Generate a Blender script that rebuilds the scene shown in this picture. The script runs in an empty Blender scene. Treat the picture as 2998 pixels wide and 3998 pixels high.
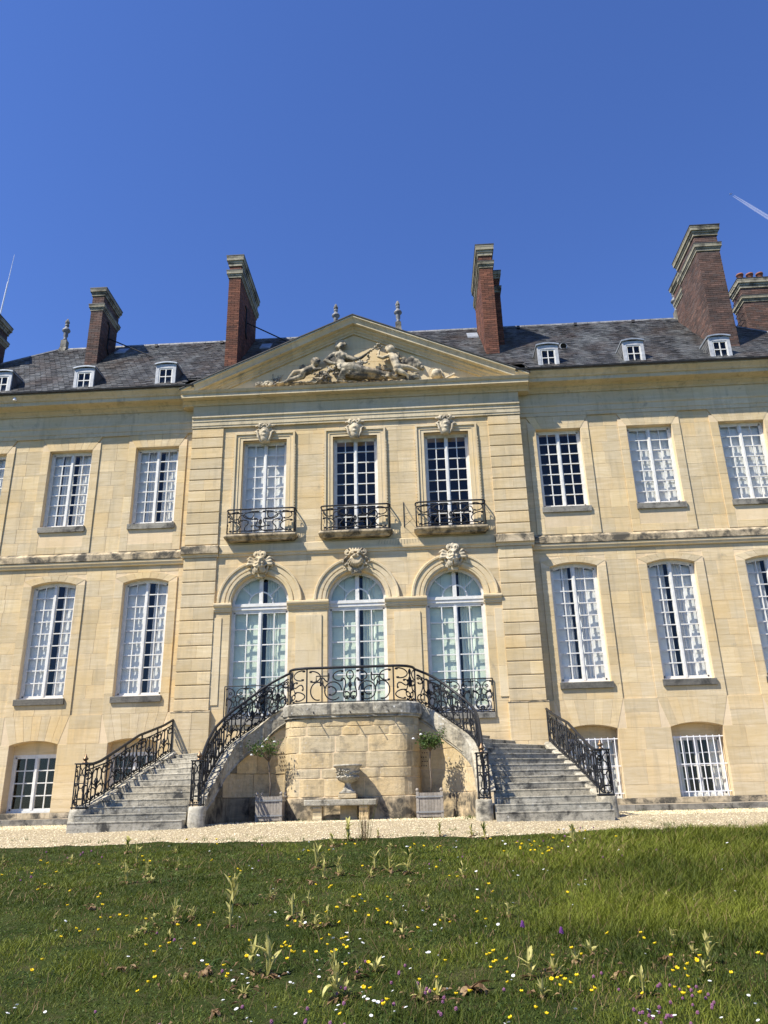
import bpy, bmesh, math, random
import numpy as np
from mathutils import Vector, Matrix
rad = math.radians
random.seed(7); rng = np.random.default_rng(7)
S = bpy.context.scene
COL = S.collection

# ------------------------------------------------------------------ camera
CAMX, CAMY, CAMZ = 1.6185, -19.4497, 0.33
YAW, PITCH, ROLL = -0.04508, 0.35829, -0.02520
cam_d = bpy.data.cameras.new('camera'); cam = bpy.data.objects.new('camera', cam_d); COL.objects.link(cam)
f = Vector((math.sin(YAW)*math.cos(PITCH), math.cos(YAW)*math.cos(PITCH), math.sin(PITCH)))
r = Vector((math.cos(YAW), -math.sin(YAW), 0)); u = r.cross(f)
r2 = math.cos(ROLL)*r + math.sin(ROLL)*u; u2 = -math.sin(ROLL)*r + math.cos(ROLL)*u
cam.matrix_world = Matrix(((r2.x, u2.x, -f.x, CAMX), (r2.y, u2.y, -f.y, CAMY), (r2.z, u2.z, -f.z, CAMZ), (0, 0, 0, 1)))
cam_d.sensor_fit = 'AUTO'; cam_d.sensor_width = 36.0; cam_d.lens = 36.0*3028.2/3998.0
cam_d.clip_start = 0.1; cam_d.clip_end = 60000
S.camera = cam

# ------------------------------------------------------------------ sky and sun
LIGHT = Vector((1.38, 1.0, -2.2)).normalized()          # direction the sunlight travels
W = bpy.data.worlds.new('World'); S.world = W; W.use_nodes = True
wn = W.node_tree.nodes; wl = W.node_tree.links
sky = wn.new('ShaderNodeTexSky'); sky.sky_type = 'NISHITA'; sky.sun_disc = False
sky.sun_elevation = math.asin(-LIGHT.z)
sky.sun_rotation = math.atan2(-LIGHT.x, -LIGHT.y)
sky.altitude = 0; sky.air_density = 1.0; sky.dust_density = 0.0; sky.ozone_density = 10.0
bg = wn['Background']; bg.inputs['Strength'].default_value = 0.10
hs = wn.new('ShaderNodeHueSaturation'); hs.inputs['Saturation'].default_value = 1.06; hs.inputs['Hue'].default_value = 0.512
wl.new(sky.outputs[0], hs.inputs['Color']); wl.new(hs.outputs[0], bg.inputs[0])
sun_d = bpy.data.lights.new('sun', 'SUN'); sun_d.energy = 4.4; sun_d.angle = rad(0.53); sun_d.color = (1.0, 0.94, 0.83)
sun = bpy.data.objects.new('sun', sun_d); COL.objects.link(sun)
sun.rotation_euler = LIGHT.to_track_quat('-Z', 'Y').to_euler()
S.view_settings.view_transform = 'Standard'; S.view_settings.look = 'None'
S.view_settings.exposure = 1.0; S.view_settings.gamma = 1.0; S.view_settings.use_curve_mapping = False
S.cycles.max_bounces = 7; S.cycles.transparent_max_bounces = 12

# ------------------------------------------------------------------ materials
def new_mat(name):
    m = bpy.data.materials.new(name); m.use_nodes = True
    nt = m.node_tree; b = nt.nodes['Principled BSDF']
    return m, nt, b
class NB:
    """small node helper"""
    def __init__(s, nt): s.nt = nt; s.n = nt.nodes; s.l = nt.links
    def pos(s):
        return s.n.new('ShaderNodeNewGeometry').outputs['Position']
    def scaled(s, v, sc):
        m = s.n.new('ShaderNodeVectorMath'); m.operation = 'MULTIPLY'; s.l.new(v, m.inputs[0]); m.inputs[1].default_value = sc; return m.outputs[0]
    def noise(s, v, scale, detail=4, rough=0.55, dist=0.0):
        t = s.n.new('ShaderNodeTexNoise'); t.inputs['Scale'].default_value = scale; t.inputs['Detail'].default_value = detail
        t.inputs['Roughness'].default_value = rough; t.inputs['Distortion'].default_value = dist
        s.l.new(v, t.inputs['Vector']); return t.outputs['Fac']
    def vor(s, v, scale, feat='F1'):
        t = s.n.new('ShaderNodeTexVoronoi'); t.feature = feat; t.inputs['Scale'].default_value = scale; s.l.new(v, t.inputs['Vector']); return t
    def ramp(s, fac, stops):
        t = s.n.new('ShaderNodeValToRGB'); e = t.color_ramp.elements
        while len(e) < len(stops): e.new(0.5)
        for i, (p, c) in enumerate(stops):
            e[i].position = p; e[i].color = (c, c, c, 1) if isinstance(c, (int, float)) else (*c, 1)
        s.l.new(fac, t.inputs[0]); return t.outputs[0]
    def mix(s, fac, a, b, mode='MIX'):
        t = s.n.new('ShaderNodeMix'); t.data_type = 'RGBA'; t.blend_type = mode; t.clamp_factor = True
        for sock, v in ((t.inputs[0], fac), (t.inputs[6], a), (t.inputs[7], b)):
            if isinstance(v, (int, float)): sock.default_value = v
            elif isinstance(v, tuple): sock.default_value = (*v, 1)
            else: s.l.new(v, sock)
        return t.outputs[2]
    def math(s, op, a, b=0.0):
        t = s.n.new('ShaderNodeMath'); t.operation = op
        for sock, v in ((t.inputs[0], a), (t.inputs[1], b)):
            if isinstance(v, (int, float)): sock.default_value = v
            else: s.l.new(v, sock)
        return t.outputs[0]
    def attr(s, name='rnd'):
        t = s.n.new('ShaderNodeAttribute'); t.attribute_name = name; return t.outputs['Fac']
    def bump(s, b, h, strength=0.3, dist=0.01):
        t = s.n.new('ShaderNodeBump'); t.inputs['Strength'].default_value = strength; t.inputs['Distance'].default_value = dist
        s.l.new(h, t.inputs['Height']); s.l.new(t.outputs[0], b.inputs['Normal'])

M = {}
def stone(name, base, light, warm, dark, dark_lo, dark_hi, streak=0.25, speck=0.0, rough=0.9, vary=0.5, bump=0.35, mott=0.0):
    m, nt, b = new_mat(name); q = NB(nt); p = q.pos()
    bedding = q.noise(q.scaled(p, (0.9, 0.9, 9.0)), 1.6, 5, 0.6, 0.6)
    c = q.mix(q.ramp(bedding, [(0.32, 0.0), (0.7, 1.0)]), base, light)
    big = q.noise(p, 0.75, 5, 0.6)
    c = q.mix(q.math('MULTIPLY', q.ramp(big, [(0.42, 0.0), (0.68, 1.0)]), 0.75), c, warm)
    rn = q.attr()
    c = q.mix(vary, c, q.mix(1.0, c, q.ramp(rn, [(0.0, (0.80, 0.79, 0.76)), (0.5, (1.0, 1.0, 1.0)), (0.8, (1.06, 0.98, 0.84)), (1.0, (1.2, 1.19, 1.14))]), 'MULTIPLY'))
    st = q.noise(q.scaled(p, (5.0, 5.0, 0.55)), 1.3, 5, 0.65, 0.3)
    fac = q.ramp(st, [(0.50, 0.0), (0.78, 1.0)])
    c = q.mix(q.math('MULTIPLY', fac, streak), c, dark)
    bl = q.noise(p, 2.6, 7, 0.68, 0.4)
    c = q.mix(q.ramp(bl, [(dark_lo, 0.0), (dark_hi, 1.0)]), c, dark)
    if speck > 0:
        v = q.vor(p, 9.0); vf = q.ramp(v.outputs['Distance'], [(0.10, 1.0), (0.24, 0.0)])
        vf = q.math('MULTIPLY', vf, q.ramp(q.noise(p, 1.9, 3), [(0.47, 0.0), (0.60, 1.0)]))
        c = q.mix(q.math('MULTIPLY', vf, speck), c, (0.62, 0.61, 0.56))
    if mott > 0: c = q.mix(q.math('MULTIPLY', q.ramp(q.noise(p, 13.0, 6, 0.75, 0.3), [(0.48, 0.0), (0.66, 1.0)]), mott), c, dark)
    pit = q.noise(p, 42.0, 4, 0.7)
    c = q.mix(q.ramp(pit, [(0.60, 0.0), (0.80, 0.45)]), c, dark)
    nt.links.new(c, b.inputs['Base Color']); b.inputs['Roughness'].default_value = rough
    b.inputs['Specular IOR Level'].default_value = 0.2
    hgt = q.math('ADD', q.noise(p, 14.0, 5, 0.65), q.math('MULTIPLY', q.noise(p, 70.0, 3, 0.6), 0.5))
    q.bump(b, hgt, bump, 0.012)
    M[name] = m
stone('limestone', (0.525, 0.417, 0.248), (0.655, 0.545, 0.368), (0.575, 0.425, 0.210), (0.275, 0.232, 0.165), 0.60, 0.86, 0.42, vary=0.65)
stone('limestone_trim', (0.595, 0.482, 0.305), (0.655, 0.548, 0.370), (0.590, 0.455, 0.240), (0.250, 0.210, 0.150), 0.64, 0.88, 0.36, vary=0.4)
stone('limestone_weathered', (0.492, 0.400, 0.258), (0.589, 0.480, 0.331), (0.471, 0.360, 0.202), (0.090, 0.080, 0.062), 0.42, 0.58, 0.8, vary=0.4)
stone('limestone_rough', (0.505, 0.410, 0.250), (0.635, 0.530, 0.355), (0.540, 0.395, 0.195), (0.182, 0.155, 0.110), 0.53, 0.74, 0.5, speck=0.3, bump=0.9, mott=0.25, vary=0.8)
stone('stone_lichen', (0.40, 0.365, 0.285), (0.56, 0.525, 0.435), (0.31, 0.28, 0.21), (0.07, 0.066, 0.056), 0.50, 0.66, 0.45, speck=1.0, bump=0.8, mott=0.55)
stone('stone_step', (0.330, 0.305, 0.245), (0.47, 0.44, 0.365), (0.27, 0.25, 0.20), (0.06, 0.058, 0.052), 0.52, 0.66, 0.40, speck=0.5, bump=0.9, mott=0.7)
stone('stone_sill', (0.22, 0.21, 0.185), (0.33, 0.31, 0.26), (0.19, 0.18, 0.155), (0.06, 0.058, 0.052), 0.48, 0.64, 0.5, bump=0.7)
stone('stone_relief', (0.560, 0.480, 0.340), (0.640, 0.565, 0.430), (0.520, 0.400, 0.220), (0.13, 0.115, 0.092), 0.50, 0.66, 0.5, speck=0.35)
stone('stone_relief_old', (0.50, 0.44, 0.32), (0.60, 0.54, 0.42), (0.40, 0.25, 0.085), (0.075, 0.070, 0.060), 0.43, 0.58, 0.7, speck=0.5, mott=0.4)
stone('limestone_cornice', (0.530, 0.450, 0.300), (0.610, 0.525, 0.370), (0.510, 0.410, 0.235), (0.200, 0.178, 0.130), 0.56, 0.80, 0.45, vary=0.45)
stone('mortar', (0.642, 0.510, 0.331), (0.706, 0.570, 0.386), (0.589, 0.450, 0.258), (0.321, 0.270, 0.184), 0.66, 0.88, 0.3)

stone('stone_stained_shade', (0.20, 0.175, 0.125), (0.30, 0.265, 0.19), (0.17, 0.145, 0.10), (0.045, 0.04, 0.034), 0.47, 0.63, 0.8)  # left niche stone: dark staining, with the recess shade put into the colour
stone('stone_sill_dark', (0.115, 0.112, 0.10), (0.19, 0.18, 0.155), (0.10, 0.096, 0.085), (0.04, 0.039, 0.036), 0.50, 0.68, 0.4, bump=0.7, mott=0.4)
stone('stone_band', (0.30, 0.275, 0.205), (0.40, 0.37, 0.28), (0.26, 0.235, 0.16), (0.07, 0.065, 0.052), 0.48, 0.64, 0.5)
def simple(name, col, rough=0.6, metal=0.0, spec=0.4, var=0.15, nscale=12.0, bump=0.0, vary=0.0):
    m, nt, b = new_mat(name); q = NB(nt); p = q.pos()
    d = tuple(x*(1-var) for x in col); l = tuple(min(1, x*(1+var)) for x in col)
    c = q.mix(q.ramp(q.noise(p, nscale, 4, 0.6), [(0.3, 0.0), (0.7, 1.0)]), d, l)
    if vary: c = q.mix(vary, c, q.mix(1.0, c, q.ramp(q.attr(), [(0.0, 0.55), (1.0, 1.45)]), 'MULTIPLY'))
    nt.links.new(c, b.inputs['Base Color'])
    b.inputs['Roughness'].default_value = rough; b.inputs['Metallic'].default_value = metal; b.inputs['Specular IOR Level'].default_value = spec
    if bump: q.bump(b, q.noise(p, nscale*4, 4, 0.6), bump, 0.006)
    M[name] = m
simple('white_paint', (0.66, 0.645, 0.595), 0.5, var=0.12, nscale=9, bump=0.15)
simple('shutter_paint', (0.80, 0.765, 0.69), 0.6, var=0.06, nscale=6)
simple('curtain', (0.82, 0.80, 0.76), 0.9, var=0.05, nscale=6)
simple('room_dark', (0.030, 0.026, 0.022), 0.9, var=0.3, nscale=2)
simple('iron', (0.013, 0.014, 0.017), 0.5, spec=0.3, var=0.4, nscale=30, bump=0.2)
simple('brass', (0.20, 0.13, 0.075), 0.45, metal=0.7, var=0.3, nscale=20)
simple('dormer_lead', (0.40, 0.41, 0.42), 0.55, var=0.25, nscale=9)
simple('old_lead', (0.165, 0.17, 0.175), 0.6, var=0.45, nscale=9)
simple('zinc', (0.30, 0.33, 0.36), 0.5, metal=0.3, var=0.3, nscale=7)
simple('lead_dark', (0.045, 0.042, 0.04), 0.6, var=0.5, nscale=5)
simple('terracotta', (0.22, 0.085, 0.05), 0.8, var=0.3, nscale=6)
simple('planter_wood', (0.285, 0.255, 0.215), 0.75, var=0.22, nscale=18, bump=0.3, vary=0.35)
simple('planter_iron', (0.30, 0.30, 0.29), 0.5, metal=0.4, var=0.15)
simple('soil', (0.06, 0.045, 0.03), 0.95, var=0.4, nscale=40)
simple('bark', (0.17, 0.135, 0.10), 0.9, var=0.3, nscale=40, bump=0.4)
simple('white_metal', (0.72, 0.72, 0.72), 0.4, var=0.05)
simple('jet', (0.75, 0.75, 0.76), 0.4, var=0.03)

def brick_mat(name, lo, hi, third):
    m, nt, b = new_mat(name); q = NB(nt); p = q.pos(); rn = q.attr()
    c = q.ramp(rn, [(0.0, lo), (0.45, hi), (0.75, third), (1.0, tuple(x*1.35 for x in hi))])
    c = q.mix(q.ramp(q.noise(p, 1.3, 5, 0.65), [(0.48, 0.0), (0.72, 0.8)]), c, (0.035, 0.028, 0.026))
    c = q.mix(q.ramp(q.noise(p, 25, 4, 0.6), [(0.5, 0.0), (0.8, 0.5)]), c, (0.05, 0.035, 0.03))
    nt.links.new(c, b.inputs['Base Color']); b.inputs['Roughness'].default_value = 0.9; b.inputs['Specular IOR Level'].default_value = 0.2
    q.bump(b, q.noise(p, 40, 4), 0.4, 0.006); M[name] = m
brick_mat('brick_red', (0.095, 0.045, 0.032), (0.180, 0.076, 0.047), (0.135, 0.056, 0.038))
brick_mat('brick_brown', (0.078, 0.056, 0.050), (0.138, 0.080, 0.062), (0.105, 0.082, 0.074))
simple('brick_mortar', (0.15, 0.125, 0.10), 0.95, var=0.3, nscale=10)
def slate_mat():
    m, nt, b = new_mat('slate'); q = NB(nt); p = q.pos(); rn = q.attr()
    c = q.ramp(rn, [(0.0, (0.035, 0.035, 0.036)), (0.5, (0.066, 0.066, 0.068)), (0.8, (0.085, 0.077, 0.070)), (1.0, (0.125, 0.13, 0.135))])
    st = q.noise(q.scaled(p, (1.6, 0.5, 0.5)), 1.1, 6, 0.65, 0.5)
    c = q.mix(q.ramp(st, [(0.46, 0.0), (0.72, 0.8)]), c, (0.215, 0.225, 0.225))
    c = q.mix(q.ramp(q.noise(p, 1.0, 5, 0.6), [(0.48, 0.0), (0.70, 0.7)]), c, (0.085, 0.058, 0.042))
    nt.links.new(c, b.inputs['Base Color']); b.inputs['Roughness'].default_value = 0.55; b.inputs['Specular IOR Level'].default_value = 0.4
    q.bump(b, q.noise(p, 30, 4), 0.3, 0.005); M['slate'] = m
slate_mat()
def glass_mat(name, tint, refl=1.0):
    m, nt, b = new_mat(name); nt.nodes.remove(b); out = nt.nodes['Material Output']
    tr = nt.nodes.new('ShaderNodeBsdfTransparent'); tr.inputs[0].default_value = (*tint, 1)
    gl = nt.nodes.new('ShaderNodeBsdfGlossy'); gl.inputs['Roughness'].default_value = 0.02; gl.inputs[0].default_value = (1, 1, 1, 1)
    lw = nt.nodes.new('ShaderNodeLayerWeight'); lw.inputs[0].default_value = 0.5
    q0 = NB(nt); fac = q0.math('ADD', q0.math('MULTIPLY', q0.math('POWER', lw.outputs['Facing'], 5.0), 0.92), 0.032)
    q = NB(nt)
    bp = nt.nodes.new('ShaderNodeBump'); bp.inputs['Strength'].default_value = 0.06; bp.inputs['Distance'].default_value = 0.01
    nt.links.new(q.noise(q.pos(), 4.0, 2), bp.inputs['Height']); nt.links.new(bp.outputs[0], gl.inputs['Normal'])
    mx = nt.nodes.new('ShaderNodeMixShader'); nt.links.new(fac, mx.inputs[0]); nt.links.new(tr.outputs[0], mx.inputs[1]); nt.links.new(gl.outputs[0], mx.inputs[2])
    nt.links.new(mx.outputs[0], out.inputs[0]); M[name] = m
glass_mat('glass', (0.90, 0.93, 0.95)); glass_mat('glass_green', (0.80, 0.885, 0.835))
def leaf_mat(name, lo, hi, trans=0.35):
    m, nt, b = new_mat(name); q = NB(nt); out = nt.nodes['Material Output']
    c = q.ramp(q.attr(), [(0.0, lo), (1.0, hi)])
    nt.links.new(c, b.inputs['Base Color']); b.inputs['Roughness'].default_value = 0.6; b.inputs['Specular IOR Level'].default_value = 0.25
    tl = nt.nodes.new('ShaderNodeBsdfTranslucent'); nt.links.new(c, tl.inputs[0])
    mx = nt.nodes.new('ShaderNodeMixShader'); mx.inputs[0].default_value = trans
    nt.links.new(b.outputs[0], mx.inputs[1]); nt.links.new(tl.outputs[0], mx.inputs[2]); nt.links.new(mx.outputs[0], out.inputs[0]); M[name] = m
leaf_mat('grass_blade', (0.028, 0.048, 0.004), (0.200, 0.225, 0.026))
leaf_mat('rose_leaf', (0.035, 0.075, 0.015), (0.12, 0.17, 0.045))
leaf_mat('pale_leaf', (0.34, 0.335, 0.085), (0.60, 0.53, 0.205), 0.3)
leaf_mat('dry_leaf', (0.085, 0.045, 0.022), (0.30, 0.20, 0.10), 0.2)
leaf_mat('weed_leaf', (0.028, 0.060, 0.008), (0.120, 0.165, 0.034))
leaf_mat('petal_white', (0.70, 0.70, 0.68), (0.82, 0.82, 0.80), 0.2)
leaf_mat('petal_yellow', (0.72, 0.50, 0.01), (0.82, 0.62, 0.02), 0.2)
leaf_mat('petal_pink', (0.20, 0.07, 0.14), (0.34, 0.15, 0.26), 0.2)
leaf_mat('petal_purple', (0.13, 0.035, 0.18), (0.22, 0.07, 0.30), 0.2)
def ground_mat():
    m, nt, b = new_mat('turf'); q = NB(nt); p = q.pos()
    c = q.mix(q.ramp(q.noise(p, 1.2, 5, 0.6), [(0.35, 0.0), (0.65, 1.0)]), (0.020, 0.034, 0.007), (0.042, 0.056, 0.013))
    c = q.mix(q.ramp(q.noise(p, 3.5, 6, 0.7), [(0.52, 0.0), (0.72, 0.8)]), c, (0.085, 0.070, 0.035))
    nt.links.new(c, b.inputs['Base Color']); b.inputs['Roughness'].default_value = 1.0; b.inputs['Specular IOR Level'].default_value = 0.1
    q.bump(b, q.noise(p, 60, 5, 0.7), 0.8, 0.03); M['turf'] = m
    m, nt, b = new_mat('gravel'); q = NB(nt); p = q.pos()
    v = q.vor(p, 42.0); col = q.ramp(v.outputs['Color'], [(0.0, (0.33, 0.26, 0.15)), (0.5, (0.52, 0.43, 0.27)), (1.0, (0.68, 0.60, 0.42))])
    c = q.mix(q.ramp(v.outputs['Distance'], [(0.25, 0.0), (0.62, 0.8)]), col, (0.22, 0.175, 0.115))
    c = q.mix(q.ramp(q.noise(p, 1.4, 6, 0.7), [(0.56, 0.0), (0.78, 0.7)]), c, (0.20, 0.185, 0.09))
    nt.links.new(c, b.inputs['Base Color']); b.inputs['Roughness'].default_value = 0.95; b.inputs['Specular IOR Level'].default_value = 0.15
    q.bump(b, q.math('SUBTRACT', 1.0, v.outputs['Distance']), 0.9, 0.02); M['gravel'] = m
    m, nt, b = new_mat('pebble'); q = NB(nt)
    nt.links.new(q.ramp(q.attr(), [(0.0, (0.34, 0.27, 0.15)), (0.5, (0.58, 0.485, 0.30)), (1.0, (0.74, 0.66, 0.48))]), b.inputs['Base Color'])
    b.inputs['Roughness'].default_value = 0.9; b.inputs['Specular IOR Level'].default_value = 0.2; M['pebble'] = m
ground_mat()
def vapour_mat():
    m, nt, b = new_mat('vapour'); q = NB(nt); out = nt.nodes['Material Output']
    b.inputs['Base Color'].default_value = (0.95, 0.96, 1, 1); b.inputs['Roughness'].default_value = 1.0; b.inputs['Specular IOR Level'].default_value = 0.0
    tr = nt.nodes.new('ShaderNodeBsdfTransparent'); mx = nt.nodes.new('ShaderNodeMixShader')
    mx.inputs[0].default_value = 0.15
    tl = nt.nodes.new('ShaderNodeBsdfTranslucent'); tl.inputs[0].default_value = (0.95, 0.96, 1, 1); m2 = nt.nodes.new('ShaderNodeMixShader'); m2.inputs[0].default_value = 0.5
    nt.links.new(b.outputs[0], m2.inputs[1]); nt.links.new(tl.outputs[0], m2.inputs[2])
    nt.links.new(tr.outputs[0], mx.inputs[1]); nt.links.new(m2.outputs[0], mx.inputs[2]); nt.links.new(mx.outputs[0], out.inputs[0]); M['vapour'] = m
vapour_mat()

# ------------------------------------------------------------------ mesh builder
class MB:
    def __init__(s): s.v = []; s.f = []; s.r = []; s.cur = None
    def rnd(s, v=None): s.cur = random.random() if v is None else v; return s
    def face(s, idx): s.f.append(tuple(idx)); s.r.append(random.random() if s.cur is None else s.cur)
    def add(s, vs): n = len(s.v); s.v.extend(vs); return n
    def hexa(s, c):                       # 8 corners: bottom 4 ccw, top 4 ccw
        n = s.add(c)
        for q in ((3, 2, 1, 0), (4, 5, 6, 7), (0, 1, 5, 4), (1, 2, 6, 5), (2, 3, 7, 6), (3, 0, 4, 7)): s.face([n+i for i in q])
    def box(s, x0, x1, y0, y1, z0, z1):
        s.hexa([(x0, y0, z0), (x1, y0, z0), (x1, y1, z0), (x0, y1, z0), (x0, y0, z1), (x1, y0, z1), (x1, y1, z1), (x0, y1, z1)])
    def prism_y(s, poly, y0, y1, back=True):   # poly (x,z) counter-clockwise seen from -Y
        k = len(poly); n = s.add([(x, y0, z) for x, z in poly]); m = s.add([(x, y1, z) for x, z in poly])
        s.face(range(n, n+k))
        if back: s.face(range(m+k-1, m-1, -1))
        for i in range(k):
            j = (i+1) % k; s.face((n+j, n+i, m+i, m+j))
    def slab(s, poly, y0, y1, ch=0.006, chx=None):      # stone with chamfered front edge; no back
        k = len(poly); cx = sum(p[0] for p in poly)/k; cz = sum(p[1] for p in poly)/k
        w = max(p[0] for p in poly)-min(p[0] for p in poly); h = max(p[1] for p in poly)-min(p[1] for p in poly)
        fx = max(0.5, 1-2*(ch if chx is None else chx)/max(w, 1e-3)); fz = max(0.5, 1-2*ch/max(h, 1e-3))
        a = s.add([(cx+(x-cx)*fx, y0, cz+(z-cz)*fz) for x, z in poly]); b = s.add([(x, y0+ch, z) for x, z in poly]); c = s.add([(x, y1, z) for x, z in poly])
        s.face(range(a, a+k))
        for i in range(k):
            j = (i+1) % k; s.face((a+j, a+i, b+i, b+j)); s.face((b+j, b+i, c+i, c+j))
    def prism_x(s, prof, x0, x1):             # prof (y,z)
        k = len(prof); n = s.add([(x0, y, z) for y, z in prof]); m = s.add([(x1, y, z) for y, z in prof])
        s.face(range(n, n+k)); s.face(range(m+k-1, m-1, -1))
        for i in range(k):
            j = (i+1) % k; s.face((n+j, n+i, m+i, m+j))
    def tube(s, pts, rad_, sides=5, closed=False, cap=True):
        P = [Vector(p) for p in pts]; k = len(P)
        if k < 2: return
        prev = None; base = []
        for i in range(k):
            if closed: t = P[(i+1) % k]-P[i-1]
            else: t = P[min(i+1, k-1)]-P[max(i-1, 0)]
            if t.length < 1e-9: t = Vector((0, 0, 1))
            t.normalize()
            if prev is None:
                a = Vector((0, 0, 1)) if abs(t.z) < 0.9 else Vector((1, 0, 0)); n = t.cross(a).normalized()
            else:
                n = (prev - t*prev.dot(t))
                n = n.normalized() if n.length > 1e-6 else t.cross(Vector((0, 0, 1))).normalized()
            prev = n; b = t.cross(n); rr = rad_[i] if hasattr(rad_, '__len__') else rad_
            base.append(s.add([tuple(P[i]+(n*math.cos(2*math.pi*j/sides)+b*math.sin(2*math.pi*j/sides))*rr) for j in range(sides)]))
        for i in range(k if closed else k-1):
            a = base[i]; b = base[(i+1) % k]
            for j in range(sides): s.face((a+j, a+(j+1) % sides, b+(j+1) % sides, b+j))
        if cap and not closed:
            s.face(range(base[0]+sides-1, base[0]-1, -1)); s.face(range(base[-1], base[-1]+sides))
    def lathe(s, prof, c, seg=16):            # prof (r,z)
        base = [s.add([(c[0]+r_*math.cos(2*math.pi*j/seg), c[1]+r_*math.sin(2*math.pi*j/seg), c[2]+z) for j in range(seg)]) for r_, z in prof]
        for a, b in zip(base, base[1:]):
            for j in range(seg): s.face((a+j, a+(j+1) % seg, b+(j+1) % seg, b+j))
        s.face(range(base[0]+seg-1, base[0]-1, -1)); s.face(range(base[-1], base[-1]+seg))
    def ball(s, c, rx, ry=None, rz=None, seg=10, rings=6, R=None):
        ry = rx if ry is None else ry; rz = rx if rz is None else rz; base = []
        for i in range(rings+1):
            th = math.pi*i/rings
            ring = []
            for j in range(seg):
                ph = 2*math.pi*j/seg
                v = Vector((rx*math.sin(th)*math.cos(ph), ry*math.sin(th)*math.sin(ph), rz*math.cos(th)))
                if R is not None: v = R @ v
                ring.append((c[0]+v.x, c[1]+v.y, c[2]+v.z))
            base.append(s.add(ring))
        for a, b in zip(base, base[1:]):
            for j in range(seg): s.face((a+j, b+j, b+(j+1) % seg, a+(j+1) % seg))
    def quad(s, a, b, c, d): n = s.add([a, b, c, d]); s.face((n, n+1, n+2, n+3))
    def tri(s, a, b, c): n = s.add([a, b, c]); s.face((n, n+1, n+2))
    def mesh(s, name, mat, smooth=False):
        me = bpy.data.meshes.new(name); me.from_pydata([tuple(map(float, v)) for v in s.v], [], s.f)
        at = me.attributes.new('rnd', 'FLOAT', 'FACE'); at.data.foreach_set('value', np.array(s.r, dtype=np.float32))
        me.materials.append(M[mat])
        if smooth: me.polygons.foreach_set('use_smooth', [True]*len(me.polygons))
        me.update(); return me
    def build(s, name, mat, parent=None, smooth=False, **props):
        return place(s.mesh(name, mat, smooth), name, parent, **props)
def place(me, name, parent=None, **props):
    o = bpy.data.objects.new(name, me); COL.objects.link(o)
    if parent is not None:
        o.parent = parent
        root = parent
        while root.parent: root = root.parent
        if root.get('_w') is not None and parent is root:
            o.matrix_parent_inverse = Matrix.Translation(-root.location)
    for k, v in props.items(): o[k] = v
    return o
def thing(name, label, cat, loc=(0, 0, 0), group=None, world=True):
    o = bpy.data.objects.new(name, None); COL.objects.link(o); o.location = loc; o.empty_display_size = 0.2
    o['label'] = label; o['category'] = cat
    if group: o['group'] = group
    if world: o['_w'] = 1
    return o
def tag(o, label, cat, group=None):
    o['label'] = label; o['category'] = cat
    if group: o['group'] = group
    return o
def remesh(mb, name, mat, voxel, parent=None, smooth_it=2, **props):
    me0 = mb.mesh(name+'_raw', mat); ob = bpy.data.objects.new('tmp', me0); COL.objects.link(ob)
    md = ob.modifiers.new('r', 'REMESH'); md.mode = 'VOXEL'; md.voxel_size = voxel; md.use_smooth_shade = True
    if smooth_it:
        sm = ob.modifiers.new('s', 'SMOOTH'); sm.factor = 0.5; sm.iterations = smooth_it
    dg = bpy.context.evaluated_depsgraph_get(); me = bpy.data.meshes.new_from_object(ob.evaluated_get(dg))
    bpy.data.objects.remove(ob); bpy.data.meshes.remove(me0)
    me.name = name; me.materials.clear(); me.materials.append(M[mat])
    me.polygons.foreach_set('use_smooth', [True]*len(me.polygons))
    return place(me, name, parent, **props)

# ------------------------------------------------------------------ ground, gravel, lawn
GY = [-400, -60, -30, -19.5, -6.1, -4.4, 400]; GZ = [-2.2, -2.0, -1.75, -1.31, -0.20, 0.0, 0.0]
def gz(y): return np.interp(y, GY, GZ)
def edge_y(x):                                # front edge of the gravel
    return -6.15 + 0.35/(1+math.exp(-(x-4)*1.2)) + 0.10*math.sin(x*1.7) + 0.07*math.sin(x*4.3+1) + 0.05*math.sin(x*9.1+2)
mb = MB()
ys = sorted(set(GY + list(np.arange(-30, -4, 0.5)))); xs = [-400, -60, -25, -12, 0, 12, 25, 60, 400]
idx = {}
for i, y in enumerate(ys):
    for j, x in enumerate(xs): idx[i, j] = mb.add([(x, y, float(gz(y)))])
for i in range(len(ys)-1):
    for j in range(len(xs)-1): mb.face((idx[i, j], idx[i, j+1], idx[i+1, j+1], idx[i+1, j]))
mb.build('ground', 'turf', kind='structure')
mb = MB(); gx = np.arange(-22, 22.01, 0.25)
rows = []
for x in gx:
    e = edge_y(x); rows.append([mb.add([(x, y, float(gz(y))+0.012-(0.02 if k == 0 else 0))]) for k, y in enumerate([e, e+0.06, -5.5, -5.0, -4.4, -3.0, 0.4])])
for a, b in zip(rows, rows[1:]):
    for i in range(len(a)-1): mb.face((a[i], b[i], b[i+1], a[i+1]))
mb.build('gravel_path', 'gravel', kind='structure')

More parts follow.
